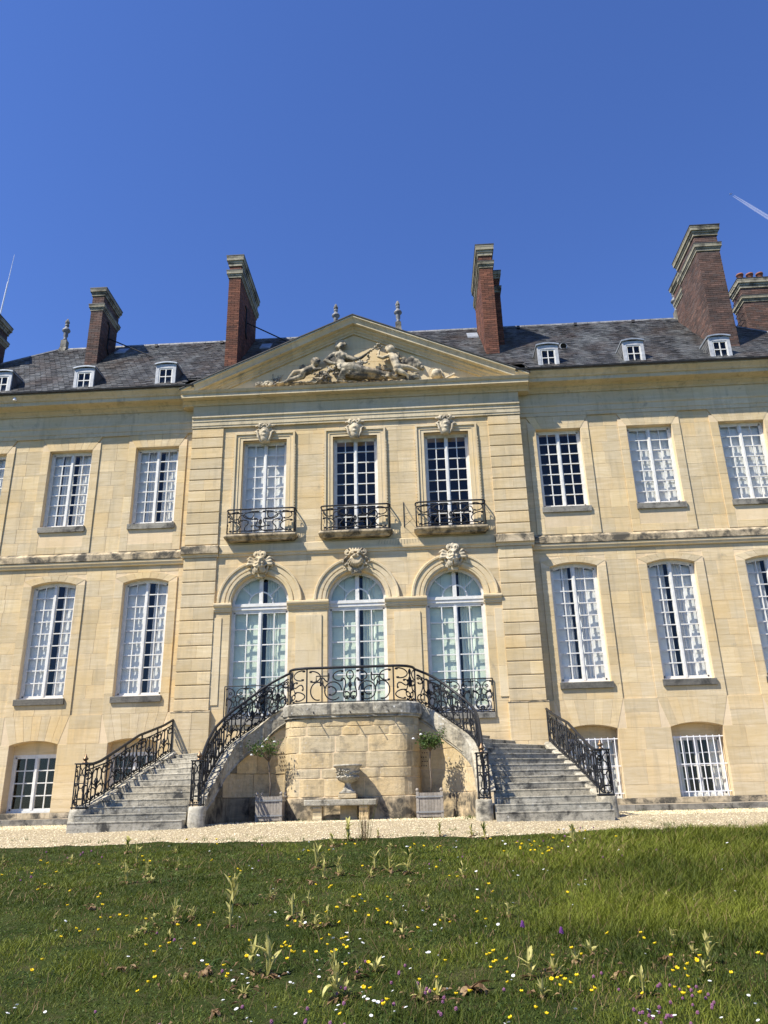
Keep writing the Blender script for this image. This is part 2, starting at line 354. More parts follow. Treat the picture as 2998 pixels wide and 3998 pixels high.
# ------------------------------------------------------------------ the chateau: walls
chateau = thing('chateau', 'pale limestone country house with pedimented centre, slate roof and tall brick chimneys', 'chateau')
STONES = []                                   # (area, mesh builder, material, wall)
def add_stone(wall, poly, y, mat='limestone', depth=0.03, gap=0.0022, jit=0.0010, ch=0.0035, chx=None):
    k = len(poly); cx = sum(p[0] for p in poly)/k; cz = sum(p[1] for p in poly)/k
    w = max(p[0] for p in poly)-min(p[0] for p in poly); h = max(p[1] for p in poly)-min(p[1] for p in poly)
    if w < 0.02 or h < 0.02: return
    fx = 1-2*gap/w; fz = 1-2*gap/h
    pl = [(cx+(a-cx)*fx, cz+(b-cz)*fz) for a, b in poly]
    mb = MB().rnd(); mb.slab(pl, y+0.003+random.uniform(-jit, jit), y+depth, ch, chx)
    STONES.append((w*h, mb, mat, wall))
def rect(x0, x1, z0, z1): return [(x0, z0), (x1, z0), (x1, z1), (x0, z1)]
def fill(wall, x0, x1, zs, y, mat='limestone', maxw=0.75, skip=None, **kw):
    for za, zb in zip(zs, zs[1:]):
        iv = [(x0, x1)]
        if skip:
            for a, b in skip(za, zb):
                iv = [q for i0, i1 in iv for q in ((i0, min(i1, a)), (max(i0, b), i1)) if q[1]-q[0] > 0.03]
        for i0, i1 in iv:
            n = max(1, int(math.ceil((i1-i0)/maxw)))
            if n == 1 and i1-i0 > 0.55 and random.random() < 0.45: n = 2
            cuts = [i0]+[i0+(i1-i0)*(k+random.uniform(-0.22, 0.22))/n for k in range(1, n)]+[i1]
            for a, b in zip(cuts, cuts[1:]): add_stone(wall, rect(a, b, za, zb), y, mat, **kw)
def courses(z0, z1, h, j=0.18):
    n = max(1, round((z1-z0)/h)); c = [z0+(z1-z0)*(k+(random.uniform(-j, j) if 0 < k < n else 0))/n for k in range(n+1)]
    return c
def seg_top(cx, hw, spring, rise):
    if rise <= 0: return lambda x: spring
    R_ = (hw*hw+rise*rise)/(2*rise); return lambda x: spring+math.sqrt(max(R_*R_-(x-cx)**2, 0))-(R_-rise)
def wall_core(mb, x0, x1, z0, z1, y0, y1, ops):
    """solid wall with openings; ops = (cx, hw, zbottom, top function, curved?)"""
    br = {x0, x1}; ops = [o for o in ops if o[2] < z1 and o[3](o[0]) > z0]
    for cx, hw, zb, tf, cv in ops:
        a, b = cx-hw, cx+hw
        if b <= x0 or a >= x1: continue
        n = 14 if cv else 1
        for i in range(n+1):
            t = cx-hw*math.cos(math.pi*i/n) if cv else a+(b-a)*i/n
            if x0 < t < x1: br.add(round(t, 5))
    br = sorted(br)
    for a, b in zip(br, br[1:]):
        m = (a+b)/2; lo = [(z0, z0)]; spans = []
        cut = sorted([o for o in ops if abs(m-o[0]) < o[1]], key=lambda o: o[2])
        zl = (z0, z0)
        for cx, hw, zb, tf, cv in cut:
            if zb > z0+1e-4: spans.append((zl, (zb, zb)))
            zl = (tf(a), tf(b))
        spans.append((zl, (z1, z1)))
        for (la, lb), (ha, hb) in spans:
            if ha-la < 1e-4 and hb-lb < 1e-4: continue
            mb.hexa([(a, y0, la), (b, y0, lb), (b, y1, lb), (a, y1, la), (a, y0, ha), (b, y0, hb), (b, y1, hb), (a, y1, ha)])

WH = 0.61
COLS = [5.59, 8.065, 10.54, 13.0]
Z_U0, Z_U1 = 7.573, 9.862; Z_L0, Z_L1, L_R = 2.977, 5.92, 0.11; Z_B0, Z_B1, B_R = 0.287, 1.86, 0.10
for side in (-1, 1):
    cols = sorted(side*c for c in COLS)
    xa, xb = (4.5, 14.2) if side > 0 else (-14.2, -4.5)
    ops = []
    for c in cols:
        ops += [(c, WH, Z_B0, seg_top(c, WH, Z_B1, B_R), True), (c, WH-0.005, Z_L0, seg_top(c, WH-0.005, Z_L1, L_R), True), (c, WH, Z_U0, seg_top(c, WH, Z_U1, 0), False)]
    mb = MB(); wall_core(mb, xa, xb, 0, 11.4, 0.038, 0.5, ops)
    wall_core(mb, xa, xb, 0.0, 2.55, 0.008, 0.04, ops)
    for c in cols:
        wall_core(mb, max(xa, c-0.83), min(xb, c+0.83), 2.55, 6.06, 0.008, 0.0395, ops); wall_core(mb, max(xa, c-0.83), min(xb, c+0.83), 6.8, 10.06, 0.008, 0.0395, ops)
    wall = mb.build('wing_wall', 'mortar', chateau, label='left wing wall of coursed cream limestone' if side < 0 else 'right wing wall of coursed cream limestone')
    cb = [0.16, 0.58, 0.97, 1.36, 1.86, 2.22, 2.55]
    def skip_b(za, zb):
        out = []
        for c in cols:
            if zb > Z_B0 and za < Z_B1-0.01: out.append((c-WH, c+WH))
            elif za >= Z_B1-0.01: out.append((c-WH-0.22, c+WH+0.22))
        return out
    vis0, vis1 = (4.5, 11.6) if side > 0 else (-11.6, -4.5)
    fill(wall, vis0, vis1, [0.16, Z_B0], 0.0, 'limestone_weathered', 1.3)
    fill(wall, vis0, vis1, [Z_B0]+cb[1:], 0.0, 'limestone', 0.95, skip_b)
    edges = [vis0]+[e for c in cols if vis0 < c < vis1 for e in (c-0.835, c+0.835)]+[vis1]
    for i in range(0, len(edges), 2):
        fill(wall, edges[i], edges[i+1], courses(2.55, 6.38, 0.37), 0.03, 'limestone', 0.8)
        fill(wall, edges[i], edges[i+1], courses(6.8, 10.25, 0.37), 0.03, 'limestone', 0.8)
    for c in cols:
        if not vis0 < c < vis1: continue
        # basement arch voussoirs
        for z_, rise, htop, hw in ((Z_B1, B_R, 2.55, WH), (Z_L1, L_R, None, WH-0.005)):
            tf = seg_top(c, hw, z_, rise); n = 7
            for k in range(n):
                a0, a1 = -1+2*k/n, -1+2*(k+1)/n
                bot = [(c+hw*(a0+(a1-a0)*t), tf(c+hw*(a0+(a1-a0)*t))) for t in (0, .5, 1)]
                W2 = hw+0.22
                if htop: top = [(c+W2*a1, htop), (c+W2*a0, htop)]
                else: top = [(c+W2*(a1+(a0-a1)*t), 6.06+0.14*(1-(a1+(a0-a1)*t)**2)) for t in (0, .5, 1)]
                add_stone(wall, bot+top, 0.0)
        # stones above the ground-floor arch, up to the string course
        fill(wall, c-0.835, c+0.835, [6.205, 6.38], 0.03, 'limestone', 0.6)
        for sgn in (-1, 1):
            a, b = sorted((c+sgn*WH, c+sgn*0.835))
            fill(wall, a, b, courses(2.55, 5.92, 0.42), 0.0, 'limestone', 0.8)
            fill(wall, a, b, courses(6.8, 9.862, 0.40), 0.0, 'limestone', 0.8)
        fill(wall, c-WH, c+WH, [2.55, 2.82], 0.0, 'limestone', 0.65)
        fill(wall, c-WH, c+WH, [6.8, 7.0], 0.0, 'limestone', 0.65)
        fill(wall, c-WH, c+WH, [7.0, 7.41], 0.022, 'limestone', 0.7)
        for k in range(7):
            a0, a1 = -1+2*k/7, -1+2*(k+1)/7
            add_stone(wall, [(c+WH*a0, 9.862), (c+WH*a1, 9.862), (c+0.85*a1, 10.25), (c+0.85*a0, 10.25)], 0.0)
    # string course, entablature and gutter, each in lengths of stone
    def lengths(x0, x1, L):
        n = max(1, round((x1-x0)/L)); return [x0+(x1-x0)*(k+(random.uniform(-.2, .2) if 0 < k < n else 0))/n for k in range(n+1)]
    sc = MB(); sc.box(xa, xb, 0.03, 0.3, 6.40, 6.78); sc = sc.build('string_course', 'mortar', chateau)
    X = lengths(xa, xb, 1.35)
    for a, b in zip(X, X[1:]):
        mb = MB().rnd(); mb.prism_x([(0.02, 6.38), (-0.02, 6.40), (-0.035, 6.46), (-0.05, 6.47), (-0.055, 6.53), (0.02, 6.54)], a+0.002, b-0.002); mb.build('moulding', 'limestone_trim', sc)
        mb = MB().rnd(); mb.prism_x([(0.02, 6.542), (-0.075, 6.545), (-0.08, 6.70), (-0.06, 6.73), (0.028, 6.80), (0.028, 6.79)], a+0.002, b-0.002); mb.build('fascia', 'limestone_weathered', sc)
    en = MB(); en.box(xa, xb, 0.04, 0.4, 10.26, 11.40); en = en.build('entablature', 'mortar', chateau)
    arch = [(0.03, 10.25), (-0.012, 10.25), (-0.012, 10.36), (-0.028, 10.365), (-0.028, 10.53), (-0.05, 10.55), (-0.055, 10.60), (0.0, 10.612), (0.0, 10.955), (0.03, 10.955)]
    corn = [(0.03, 10.957), (-0.03, 10.96), (-0.045, 11.0), (-0.11, 11.05), (-0.13, 11.055), (-0.13, 11.09), (-0.20, 11.12), (-0.40, 11.135), (-0.40, 11.24), (-0.43, 11.25), (-0.46, 11.30), (-0.53, 11.37), (-0.55, 11.38), (-0.55, 11.41), (0.03, 11.41)]
    for prof, L in ((arch, 1.5), (corn, 1.25)):
        X = lengths(xa, xb, L)
        for a, b in zip(X, X[1:]):
            mb = MB().rnd(); mb.prism_x(prof, a+0.0015, b-0.0015); mb.build('entablature_stone', 'limestone_cornice', en)
    mb = MB(); mb.prism_x([(-0.56, 11.412), (-0.61, 11.43), (-0.625, 11.47), (-0.60, 11.475), (-0.585, 11.44), (-0.40, 11.50), (-0.40, 11.412)], xa, xb); mb.build('gutter', 'lead_dark', chateau)
    # pavement kerb along the foot of the wall
    kx0, kx1 = (4.9, 14.2) if side > 0 else (-14.2, -4.9)
    X = lengths(kx0, kx1, 1.1)
    kb = MB(); kb.box(kx0, kx1, -0.30, 0.0, 0.0, 0.10); kb = kb.build('kerb_bed', 'stone_sill', chateau)
    for a, b in zip(X, X[1:]):
        mb = MB().rnd(); mb.box(a+0.004, b-0.004, -0.36+random.uniform(-.02, .02), 0.006, 0.005, 0.145+random.uniform(-.006, .006)); mb.build('kerb_stone', 'stone_sill', kb)

# ------------------------------------------------------------------ pavilion
YQ, YP = -0.25, -0.205
PC = [-2.5, 0.0, 2.5]
def arch_top(c): return lambda x: 5.21+math.sqrt(max(0.75**2-(x-c)**2, 0))
pops = [(c, 0.75, 2.29, arch_top(c), True) for c in PC] + [(c, WH, 6.98, (lambda x: 9.82), False) for c in PC]
mb = MB(); wall_core(mb, -3.67, 3.67, 0, 11.2, YP+0.008, 0.45, pops)
for s in (-1, 1):
    a, b = sorted((s*3.665, s*4.54)); mb.box(a, b, YQ+0.03, 0.45, 0, 11.2)
pav = mb.build('pavilion_wall', 'mortar', chateau, label='projecting central pavilion wall with banded quoins and three arches')
zq_u = [6.802, 7.086, 7.406, 7.723, 8.043, 8.359, 8.676, 8.995, 9.314, 9.63, 9.944, 10.24]
zq_l = [2.53, 2.828, 3.157, 3.491, 3.812, 4.138, 4.452, 4.785, 5.123, 5.464, 5.80, 6.127, 6.464]
for s in (-1, 1):
    a, b = sorted((s*3.67, s*4.545))
    for zs in (zq_u, zq_l):
        for i, (za, zb) in enumerate(zip(zs, zs[1:])):
            t = a+(b-a)*(0.42 if i % 2 else 0.60)+random.uniform(-.05, .05)
            cuts = [a, t, b] if random.random() < 0.75 else [a, b]
            for c0, c1 in zip(cuts, cuts[1:]): add_stone(pav, rect(c0, c1, za+0.011, zb-0.011), YQ, depth=0.3, gap=0.0006, ch=0.012, chx=0.0012)
    # plinth of the quoin
    a, b = sorted((s*3.62, s*4.60))
    fill(pav, a, b, [0.0, 0.55, 1.1, 1.62, 2.09, 2.50], YQ-0.05, 'limestone', 0.6, depth=0.3)
    mb = MB().rnd(0.4); mb.prism_x([(YQ-0.055, 2.502), (YQ-0.055, 2.515), (YQ+0.01, 2.535), (0.0, 2.535), (0.0, 2.502)], a, b); mb.build('plinth_cap', 'limestone_weathered', pav)
def skip_arch(za, zb):
    zm = (za+zb)/2; out = []
    for c in PC:
        if zm < 5.21: out.append((c-0.75, c+0.75))
        elif zm-5.21 < 0.95: h = math.sqrt(0.95**2-(zm-5.21)**2); out.append((c-h, c+h))
    return out
fill(pav, -3.67, 3.67, [0, 0.5, 1.0, 1.45, 1.85, 2.17], YP, maxw=0.9)
fill(pav, -3.67, 3.67, [2.17, 2.56, 2.98, 3.40, 3.83, 4.26, 4.66, 4.98], YP, maxw=1.2, skip=skip_arch)
fill(pav, -3.67, 3.67, [5.21, 5.54, 5.87, 6.16, 6.455], YP, maxw=0.9, skip=skip_arch)
def skip_up(za, zb):
    return [(c-0.80, c+0.80) for c in PC] if zb <= 10.06 else []
fill(pav, -3.67, 3.67, [6.802, 6.93], YP, maxw=1.0)
fill(pav, -3.67, 3.67, [6.93, 7.25]+[z for z in zq_u if 7.3 < z < 10]+[10.055, 10.24], YP, maxw=0.9, skip=skip_up)
# string of the pavilion
sc = MB(); sc.box(-3.66, 3.66, YP+0.01, 0.2, 6.46, 6.80); sc = sc.build('string_course', 'mortar', chateau)
X = lengths(-3.62, 3.62, 1.2)
for a, b in zip(X, X[1:]):
    mb = MB().rnd(); mb.prism_x([(YP+0.02, 6.455), (YP-0.02, 6.46), (YP-0.035, 6.52), (YP-0.065, 6.535), (YP-0.07, 6.58), (YP+0.02, 6.585)], a+0.0015, b-0.0015); mb.build('moulding', 'limestone_trim', sc)
    mb = MB().rnd(); mb.prism_x([(YP+0.02, 6.587), (YP-0.025, 6.59), (YP-0.028, 6.77), (YP+0.01, 6.80), (YP+0.02, 6.80)], a+0.0015, b-0.0015); mb.build('fascia', 'limestone_trim', sc)
for s in (-1, 1):
    a, b = sorted((s*3.625, s*4.61))
    mb = MB().rnd(0.4); mb.prism_x([(0.0, 6.455), (YQ-0.02, 6.46), (YQ-0.03, 6.52), (YQ-0.06, 6.54), (0.0, 6.545)], a, b); mb.build('moulding', 'limestone_trim', sc)
    mb = MB().rnd(0.4); mb.prism_x([(0.0, 6.547), (YQ-0.085, 6.55), (YQ-0.09, 6.74), (YQ-0.06, 6.77), (0.0, 6.80)], a, b); mb.build('fascia', 'limestone_weathered', sc)
# pavilion entablature
en = MB(); en.box(-4.53, 4.53, YQ+0.02, 0.3, 10.25, 11.22); en = en.build('entablature', 'mortar', chateau)
arch = [(0.0, 10.242), (YQ-0.015, 10.242), (YQ-0.015, 10.30), (YQ-0.03, 10.305), (YQ-0.03, 10.42), (YQ-0.045, 10.425), (YQ-0.045, 10.51), (YQ-0.06, 10.52), (YQ-0.082, 10.54), (YQ-0.082, 10.575), (YQ-0.06, 10.59), (YQ, 10.60), (YQ, 10.93), (0.0, 10.93)]
corn = [(0.0, 10.932), (YQ-0.03, 10.935), (YQ-0.05, 10.98), (YQ-0.11, 11.02), (YQ-0.13, 11.025), (YQ-0.13, 11.05), (YQ-0.30, 11.065), (YQ-0.30, 11.17), (YQ-0.33, 11.18), (YQ-0.36, 11.23), (YQ-0.37, 11.25), (0.0, 11.29)]
for prof, x1, L in ((arch, 4.56, 1.3), (corn, 4.83, 1.2)):
    X = lengths(-x1, x1, L)
    for a, b in zip(X, X[1:]):
        mb = MB().rnd(); mb.prism_x(prof, a+0.0015, b-0.0015); mb.build('entablature_stone', 'limestone_cornice', en)
# ---- pediment
ZAP, SL = 13.50, 0.4435
CT = math.cos(math.atan(SL))
tymp = MB(); tymp.prism_y([(-4.3, 11.28), (4.3, 11.28), (0, 13.2)], YP+0.01, 0.3); tymp = tymp.build('pediment', 'mortar', chateau, label='triangular pediment with carved figures')
for za, zb in ((11.285, 11.72), (11.72, 12.15), (12.15, 12.6), (12.6, 13.2)):
    xo = (13.18-za)/SL; xi = max((13.18-zb)/SL, 0.01); n = max(2, int(xo*2/1.05))
    lo = [-xo+2*xo*k/n for k in range(n+1)]
    for k in range(n):
        a, b = lo[k], lo[k+1]; a2, b2 = max(min(a, xi), -xi), max(min(b, xi), -xi)
        if k == 0: a2 = -xi
        if k == n-1: b2 = xi
        poly = [(a, za), (b, za), (b2, zb), (a2, zb)]
        if abs(b2-a2) < 0.02: poly = [(a, za), (b, za), (b2, zb)]
        add_stone(tymp, poly, YP, 'limestone_trim', depth=0.02)
rprof = [(-0.575, 0.0), (-0.58, -0.045), (-0.54, -0.07), (-0.50, -0.14), (-0.495, -0.195), (-0.38, -0.205), (-0.375, -0.25), (-0.31, -0.28), (-0.29, -0.33), (-0.265, -0.34), (-0.255, -0.39), (-0.2, -0.395), (0.25, -0.3), (0.25, 0.0)]
for s in (-1, 1):
    X = lengths(0.0, 4.87, 0.95)
    for a, b in zip(X, X[1:]):
        mb = MB().rnd(); n = len(rprof); rows = []
        for x in (a+(0.0015 if a > 0 else 0), b-0.0015):
            rows.append(mb.add([(s*x, y, ZAP-SL*x+d/CT) for y, d in rprof]))
        for i in range(n):
            j = (i+1) % n; mb.face((rows[0]+i, rows[0]+j, rows[1]+j, rows[1]+i) if s > 0 else (rows[0]+j, rows[0]+i, rows[1]+i, rows[1]+j))
        mb.face(range(rows[0], rows[0]+n)); mb.face(range(rows[1], rows[1]+n)); mb.build('raking_stone', 'limestone_cornice', tymp)
    mb = MB(); x1 = 4.9
    a = [(0, -0.60, ZAP+0.035), (s*x1, -0.60, ZAP+0.035-SL*x1), (s*x1, 2.6, ZAP+0.035-SL*x1), (0, 2.6, ZAP+0.035)]
    mb.hexa([(x, y, z-0.03) for x, y, z in a]+a); mb.build('lead_capping', 'lead_dark', tymp)

# ---- archivolts, imposts and pier panels
for c in PC:
    av = MB()
    for (r0, r1, y) in ((0.75, 0.80, YP+0.0),):
        pass
    prof = [(0.752, YP+0.02), (0.752, YP-0.035), (0.80, YP-0.04), (0.80, YP-0.055), (0.865, YP-0.058), (0.875, YP-0.03), (0.90, YP-0.03), (0.905, YP-0.05), (1.03, YP-0.055), (1.04, YP-0.085), (1.085, YP-0.09), (1.10, YP-0.06), (1.105, YP+0.02)]
    ring = MB(); pts = [(c+0.93*math.cos(t), YP+0.006, 5.21+0.93*math.sin(t)) for t in np.linspace(0, math.pi, 30)]
    ring.tube(pts, 0.012, 4); ring = ring.build('archivolt', 'mortar', chateau)
    nv = 11
    for k in range(nv):
        mb = MB().rnd(); rows = []
        t0, t1 = math.pi*k/nv+0.0012, math.pi*(k+1)/nv-0.0012
        for t in np.linspace(t0, t1, 4): rows.append(mb.add([(c+r_*math.cos(t), y, 5.215+r_*math.sin(t)) for r_, y in prof]))
        for a, b in zip(rows, rows[1:]):
            for i in range(len(prof)-1): mb.face((a+i, a+i+1, b+i+1, b+i))
        mb.face(range(rows[0], rows[0]+len(prof))); mb.face(range(rows[-1], rows[-1]+len(prof)))
        mb.build('voussoir', 'limestone_trim', ring)
for x0, x1 in ((-3.67, -3.25), (-1.75, -0.75), (0.75, 1.75), (3.25, 3.67)):
    mb = MB().rnd(); prof = [(YP+0.02, 4.982), (YP-0.025, 4.985), (YP-0.03, 5.03), (YP-0.05, 5.04), (YP-0.05, 5.09), (YP-0.09, 5.115), (YP-0.105, 5.15), (YP-0.105, 5.19), (YP-0.09, 5.205), (YP+0.02, 5.214)]
    inner0 = x0 if abs(x0) > 3.5 else x0-0.035; inner1 = x1 if abs(x1) > 3.5 else x1+0.035
    mb.prism_x(prof, inner0, inner1); mb.build('impost', 'limestone_trim', chateau)
    if abs(x0) < 2:
        for za, zb in zip([2.66, 3.05, 3.5, 3.93, 4.36, 4.84], [3.05, 3.5, 3.93, 4.36, 4.84]):
            t = (x0+x1)/2+random.uniform(-.12, .12)
            cuts = [x0+0.185, t, x1-0.145] if random.random() < 0.7 else [x0+0.185, x1-0.145]
            for a, b in zip(cuts, cuts[1:]): add_stone(pav, rect(a, b, za, zb), YP-0.028, 'limestone_trim', gap=0.001, ch=0.002)
    else:
        a, b = (x0, x0+0.21) if x0 < 0 else (x1-0.21, x1)
        for za, zb in zip([2.66, 3.4, 4.1, 4.84], [3.4, 4.1, 4.84]): add_stone(pav, rect(a, b, za, zb), YP-0.022, 'limestone_trim', gap=0.001, ch=0.002)
# ---- upper window surrounds
for c in PC:
    mb = MB().rnd(0.6)
    def ringbox(h0, h1, z0_, zt0, zt1, y):
        for s in (-1, 1):
            a, b = sorted((c+s*h0, c+s*h1)); mb.box(a, b, y, YP+0.05, z0_, zt1)
        mb.box(c-h0, c+h0, y, YP+0.05, zt0, zt1)
    ringbox(WH, 0.70, 6.98, 9.82, 9.905, YP-0.012)
    ringbox(0.70, 0.715, 6.98, 9.905, 9.92, YP-0.028)
    ringbox(0.715, 0.79, 6.98, 9.92, 9.985, YP-0.022)
    ringbox(0.79, 0.84, 6.98, 9.985, 10.05, YP-0.055)
    z = 7.75
    while z < 9.6:                             # toothed outer edge
        for s in (-1, 1):
            a, b = sorted((c+s*0.835, c+s*0.862)); mb.box(a, b, YP-0.05, YP+0.01, z, z+0.055)
        z += 0.083
    mb.build('window_surround', 'limestone_trim', chateau)

# ------------------------------------------------------------------ windows
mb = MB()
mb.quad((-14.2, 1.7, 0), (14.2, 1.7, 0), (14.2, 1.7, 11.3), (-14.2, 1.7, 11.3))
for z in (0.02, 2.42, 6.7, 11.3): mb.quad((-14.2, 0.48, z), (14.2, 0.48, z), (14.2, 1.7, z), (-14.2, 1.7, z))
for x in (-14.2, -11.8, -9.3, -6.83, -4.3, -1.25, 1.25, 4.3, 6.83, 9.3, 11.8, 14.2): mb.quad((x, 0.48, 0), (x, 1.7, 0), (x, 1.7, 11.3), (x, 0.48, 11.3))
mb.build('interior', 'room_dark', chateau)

def shutter(mb, x0, x1, z0, z1, y):
    mb.box(x0+0.003, x1-0.003, y, y+0.025, z0, z1)
    h = z1-z0; n = max(2, round(h/0.62)); w = x1-x0
    if w < 0.12: return
    for k in range(n):
        a = z0+h*k/n+0.05; b = z0+h*(k+1)/n-0.05
        mb.box(x0+0.05, x1-0.05, y-0.008, y, a, b); mb.box(x0+0.075, x1-0.075, y-0.016, y-0.008, a+0.03, b-0.03)
def curtain(mb, x0, x1, z0, z1, y):
    n = 18; ph = random.random()*6
    xs_ = np.linspace(x0, x1, n+1); top = []; bot = []
    for i, x in enumerate(xs_):
        w = 0.035*math.sin(ph+i*1.55)+0.012*math.sin(i*0.7)
        top.append((x, y+w*0.6, z1)); bot.append((x+0.02*math.sin(i+ph), y+w, z0))
    for i in range(n): mb.quad(bot[i], bot[i+1], top[i+1], top[i])
def make_window(cx, hw, z0, tf, yf, rows, style, glass='glass', single=True, panel=0.0, sill=None, fan=False, cols=2, label=None):
    ft = 0.052; st = 0.042; curved = abs(tf(cx)-tf(cx-hw)) > 1e-3
    mb = MB(); ztop = 5.05 if fan else None
    def topz(x): return ztop if fan else tf(min(max(x, cx-hw), cx+hw))
    # fixed frame
    for s in (-1, 1):
        a, b = sorted((cx+s*hw, cx+s*(hw-ft))); mb.hexa([(a, yf, z0), (b, yf, z0), (b, yf+0.08, z0), (a, yf+0.08, z0), (a, yf, topz(a)), (b, yf, topz(b)), (b, yf+0.08, topz(b)), (a, yf+0.08, topz(a))])
    mb.box(cx-hw+ft, cx+hw-ft, yf-0.012, yf+0.08, z0, z0+ft)
    n = 10 if curved and not fan else 1
    for i in range(n):
        a = cx-hw+ft+(2*hw-2*ft)*i/n; b = cx-hw+ft+(2*hw-2*ft)*(i+1)/n; ta, tb = topz(a), topz(b)
        mb.hexa([(a, yf, ta-ft), (b, yf, tb-ft), (b, yf+0.08, tb-ft), (a, yf+0.08, ta-ft), (a, yf, ta), (b, yf, tb), (b, yf+0.08, tb), (a, yf+0.08, ta)])
    # meeting stiles
    mb.box(cx-0.052, cx+0.052, yf+0.004, yf+0.06, z0+ft, topz(cx)-ft); mb.box(cx-0.026, cx+0.026, yf-0.016, yf+0.004, z0+ft, topz(cx)-ft-0.02)
    zb = z0+ft+0.045
    if panel: mb.box(cx-hw+ft, cx+hw-ft, yf+0.012, yf+0.05, z0+ft, z0+ft+panel); zb = z0+ft+panel+0.03
    W_ = mb.build('window', 'white_paint', chateau, **({'label': label} if label else {}))
    bars = MB(); pn = []
    zt = topz(cx)-ft-0.035
    zr = [zb+(zt-zb)*k/rows for k in range(rows+1)]
    for s in (-1, 1):
        xo = cx+s*(hw-ft); xi = cx+s*0.052; l, r_ = sorted((xo, xi))
        # leaf stiles and rails
        a, b = sorted((xo, xo-s*st)); bars.hexa([(a, yf+0.008, z0+ft), (b, yf+0.008, z0+ft), (b, yf+0.05, z0+ft), (a, yf+0.05, z0+ft), (a, yf+0.008, topz(a)-ft), (b, yf+0.008, topz(b)-ft), (b, yf+0.05, topz(b)-ft), (a, yf+0.05, topz(a)-ft)])
        bars.box(l, r_, yf+0.008, yf+0.05, z0+ft, zb) if not panel else None
        k_ = 6 if curved and not fan else 1
        for i in range(k_):
            a = l+(r_-l)*i/k_; b = l+(r_-l)*(i+1)/k_
            bars.hexa([(a, yf+0.008, topz(a)-ft-0.04), (b, yf+0.008, topz(b)-ft-0.04), (b, yf+0.05, topz(b)-ft-0.04), (a, yf+0.05, topz(a)-ft-0.04), (a, yf+0.008, topz(a)-ft), (b, yf+0.008, topz(b)-ft), (b, yf+0.05, topz(b)-ft), (a, yf+0.05, topz(a)-ft)])
        p0, p1 = (l+st, r_) if s < 0 else (l, r_-st)
        xc = [p0+(p1-p0)*k/cols for k in range(cols+1)]
        for x in xc[1:-1]: bars.box(x-0.013, x+0.013, yf+0.012, yf+0.045, zb, topz(x)-ft-0.03)
        for z in zr[1:-1]:
            bars.box(p0, p1, yf+0.009, yf+0.045, z-0.013, z+0.013)
        for a, b in zip(xc, xc[1:]):
            for i, (za, zc) in enumerate(zip(zr, zr[1:])):
                if i == rows-1: top = [(b, topz(b)-ft-0.03), ((a+b)/2, topz((a+b)/2)-ft-0.03), (a, topz(a)-ft-0.03)]
                else: top = [(b, zc), (a, zc)]
                pn.append([(a, za), (b, za)]+top)
    if fan:                                  # semicircular fanlight above a transom
        R0 = hw
        bars.box(cx-hw, cx+hw, yf-0.03, yf+0.07, 5.05, 5.13); bars.box(cx-hw, cx+hw, yf-0.05, yf+0.07, 5.13, 5.21)
        def arc(ra, rb, y0, y1, t0=0.0, t1=math.pi, m=18):
            T = np.linspace(t0, t1, m+1)
            for p, q in zip(T, T[1:]):
                c_ = [(cx+ra*math.cos(p), ra*math.sin(p)), (cx+rb*math.cos(p), rb*math.sin(p)), (cx+rb*math.cos(q), rb*math.sin(q)), (cx+ra*math.cos(q), ra*math.sin(q))]
                bars.hexa([(x, y0, 5.21+z) for x, z in c_]+[(x, y1, 5.21+z) for x, z in c_])
        arc(R0-0.075, R0-0.002, yf, yf+0.07); arc(0.30, 0.335, yf+0.005, yf+0.045)
        bars.box(cx-0.05, cx+0.05, yf-0.01, yf+0.06, 5.21, 5.21+R0-0.06)
        for s in (-1, 1):
            t = math.pi/2-s*math.pi/4*1.06
            p, q = (cx+0.33*math.cos(t), 5.21+0.33*math.sin(t)), (cx+(R0-0.07)*math.cos(t), 5.21+(R0-0.07)*math.sin(t))
            nx, nz = -math.sin(t)*0.014, math.cos(t)*0.014
            bars.prism_y([(p[0]+nx, p[1]+nz), (p[0]-nx, p[1]-nz), (q[0]-nx, q[1]-nz), (q[0]+nx, q[1]+nz)], yf+0.008, yf+0.042)
        for t0, t1 in ((0.0, math.pi*0.235), (math.pi*0.235, math.pi/2), (math.pi/2, math.pi*0.765), (math.pi*0.765, math.pi)):
            T = np.linspace(t0, t1, 6)
            pn.append([(cx+0.32*math.cos(t), 5.21+0.32*math.sin(t)) for t in T[::-1]]+[(cx+(R0-0.06)*math.cos(t), 5.21+(R0-0.06)*math.sin(t)) for t in T])
        for t0, t1 in ((0, math.pi/2), (math.pi/2, math.pi)):
            pn.append([(cx, 5.21)]+[(cx+0.31*math.cos(t), 5.21+0.31*math.sin(t)) for t in np.linspace(t0, t1, 6)])
    bars.build('glazing_bars', 'white_paint', W_)
    allp = MB()
    for pl in pn:
        g = MB() if single else allp
        tl = random.uniform(-0.004, 0.004)
        n0 = g.add([(x, yf+0.03+tl*(z-pl[0][1]), z) for x, z in pl]); g.face(range(n0, n0+len(pl)))
        if single: g.build('pane', glass, W_)
    if not single: allp.build('panes', glass, W_, kind='stuff')
    # shutters and curtains behind the glass
    ys_ = yf+0.13
    for i, (t, a, b) in enumerate(style):
        xa_, xb_ = cx-hw+2*hw*a, cx-hw+2*hw*b; g = MB(); zl = z0+0.03
        zh = tf(cx)-0.02 if fan else min(topz(xa_), topz(xb_))-0.02
        if t == 'S': shutter(g, xa_, xb_, zl, zh, ys_+random.uniform(0, 0.02)); g.build('shutter', 'shutter_paint', W_)
        else: curtain(g, xa_, xb_, zl, zh, ys_+0.06); g.build('curtain', 'curtain', W_)
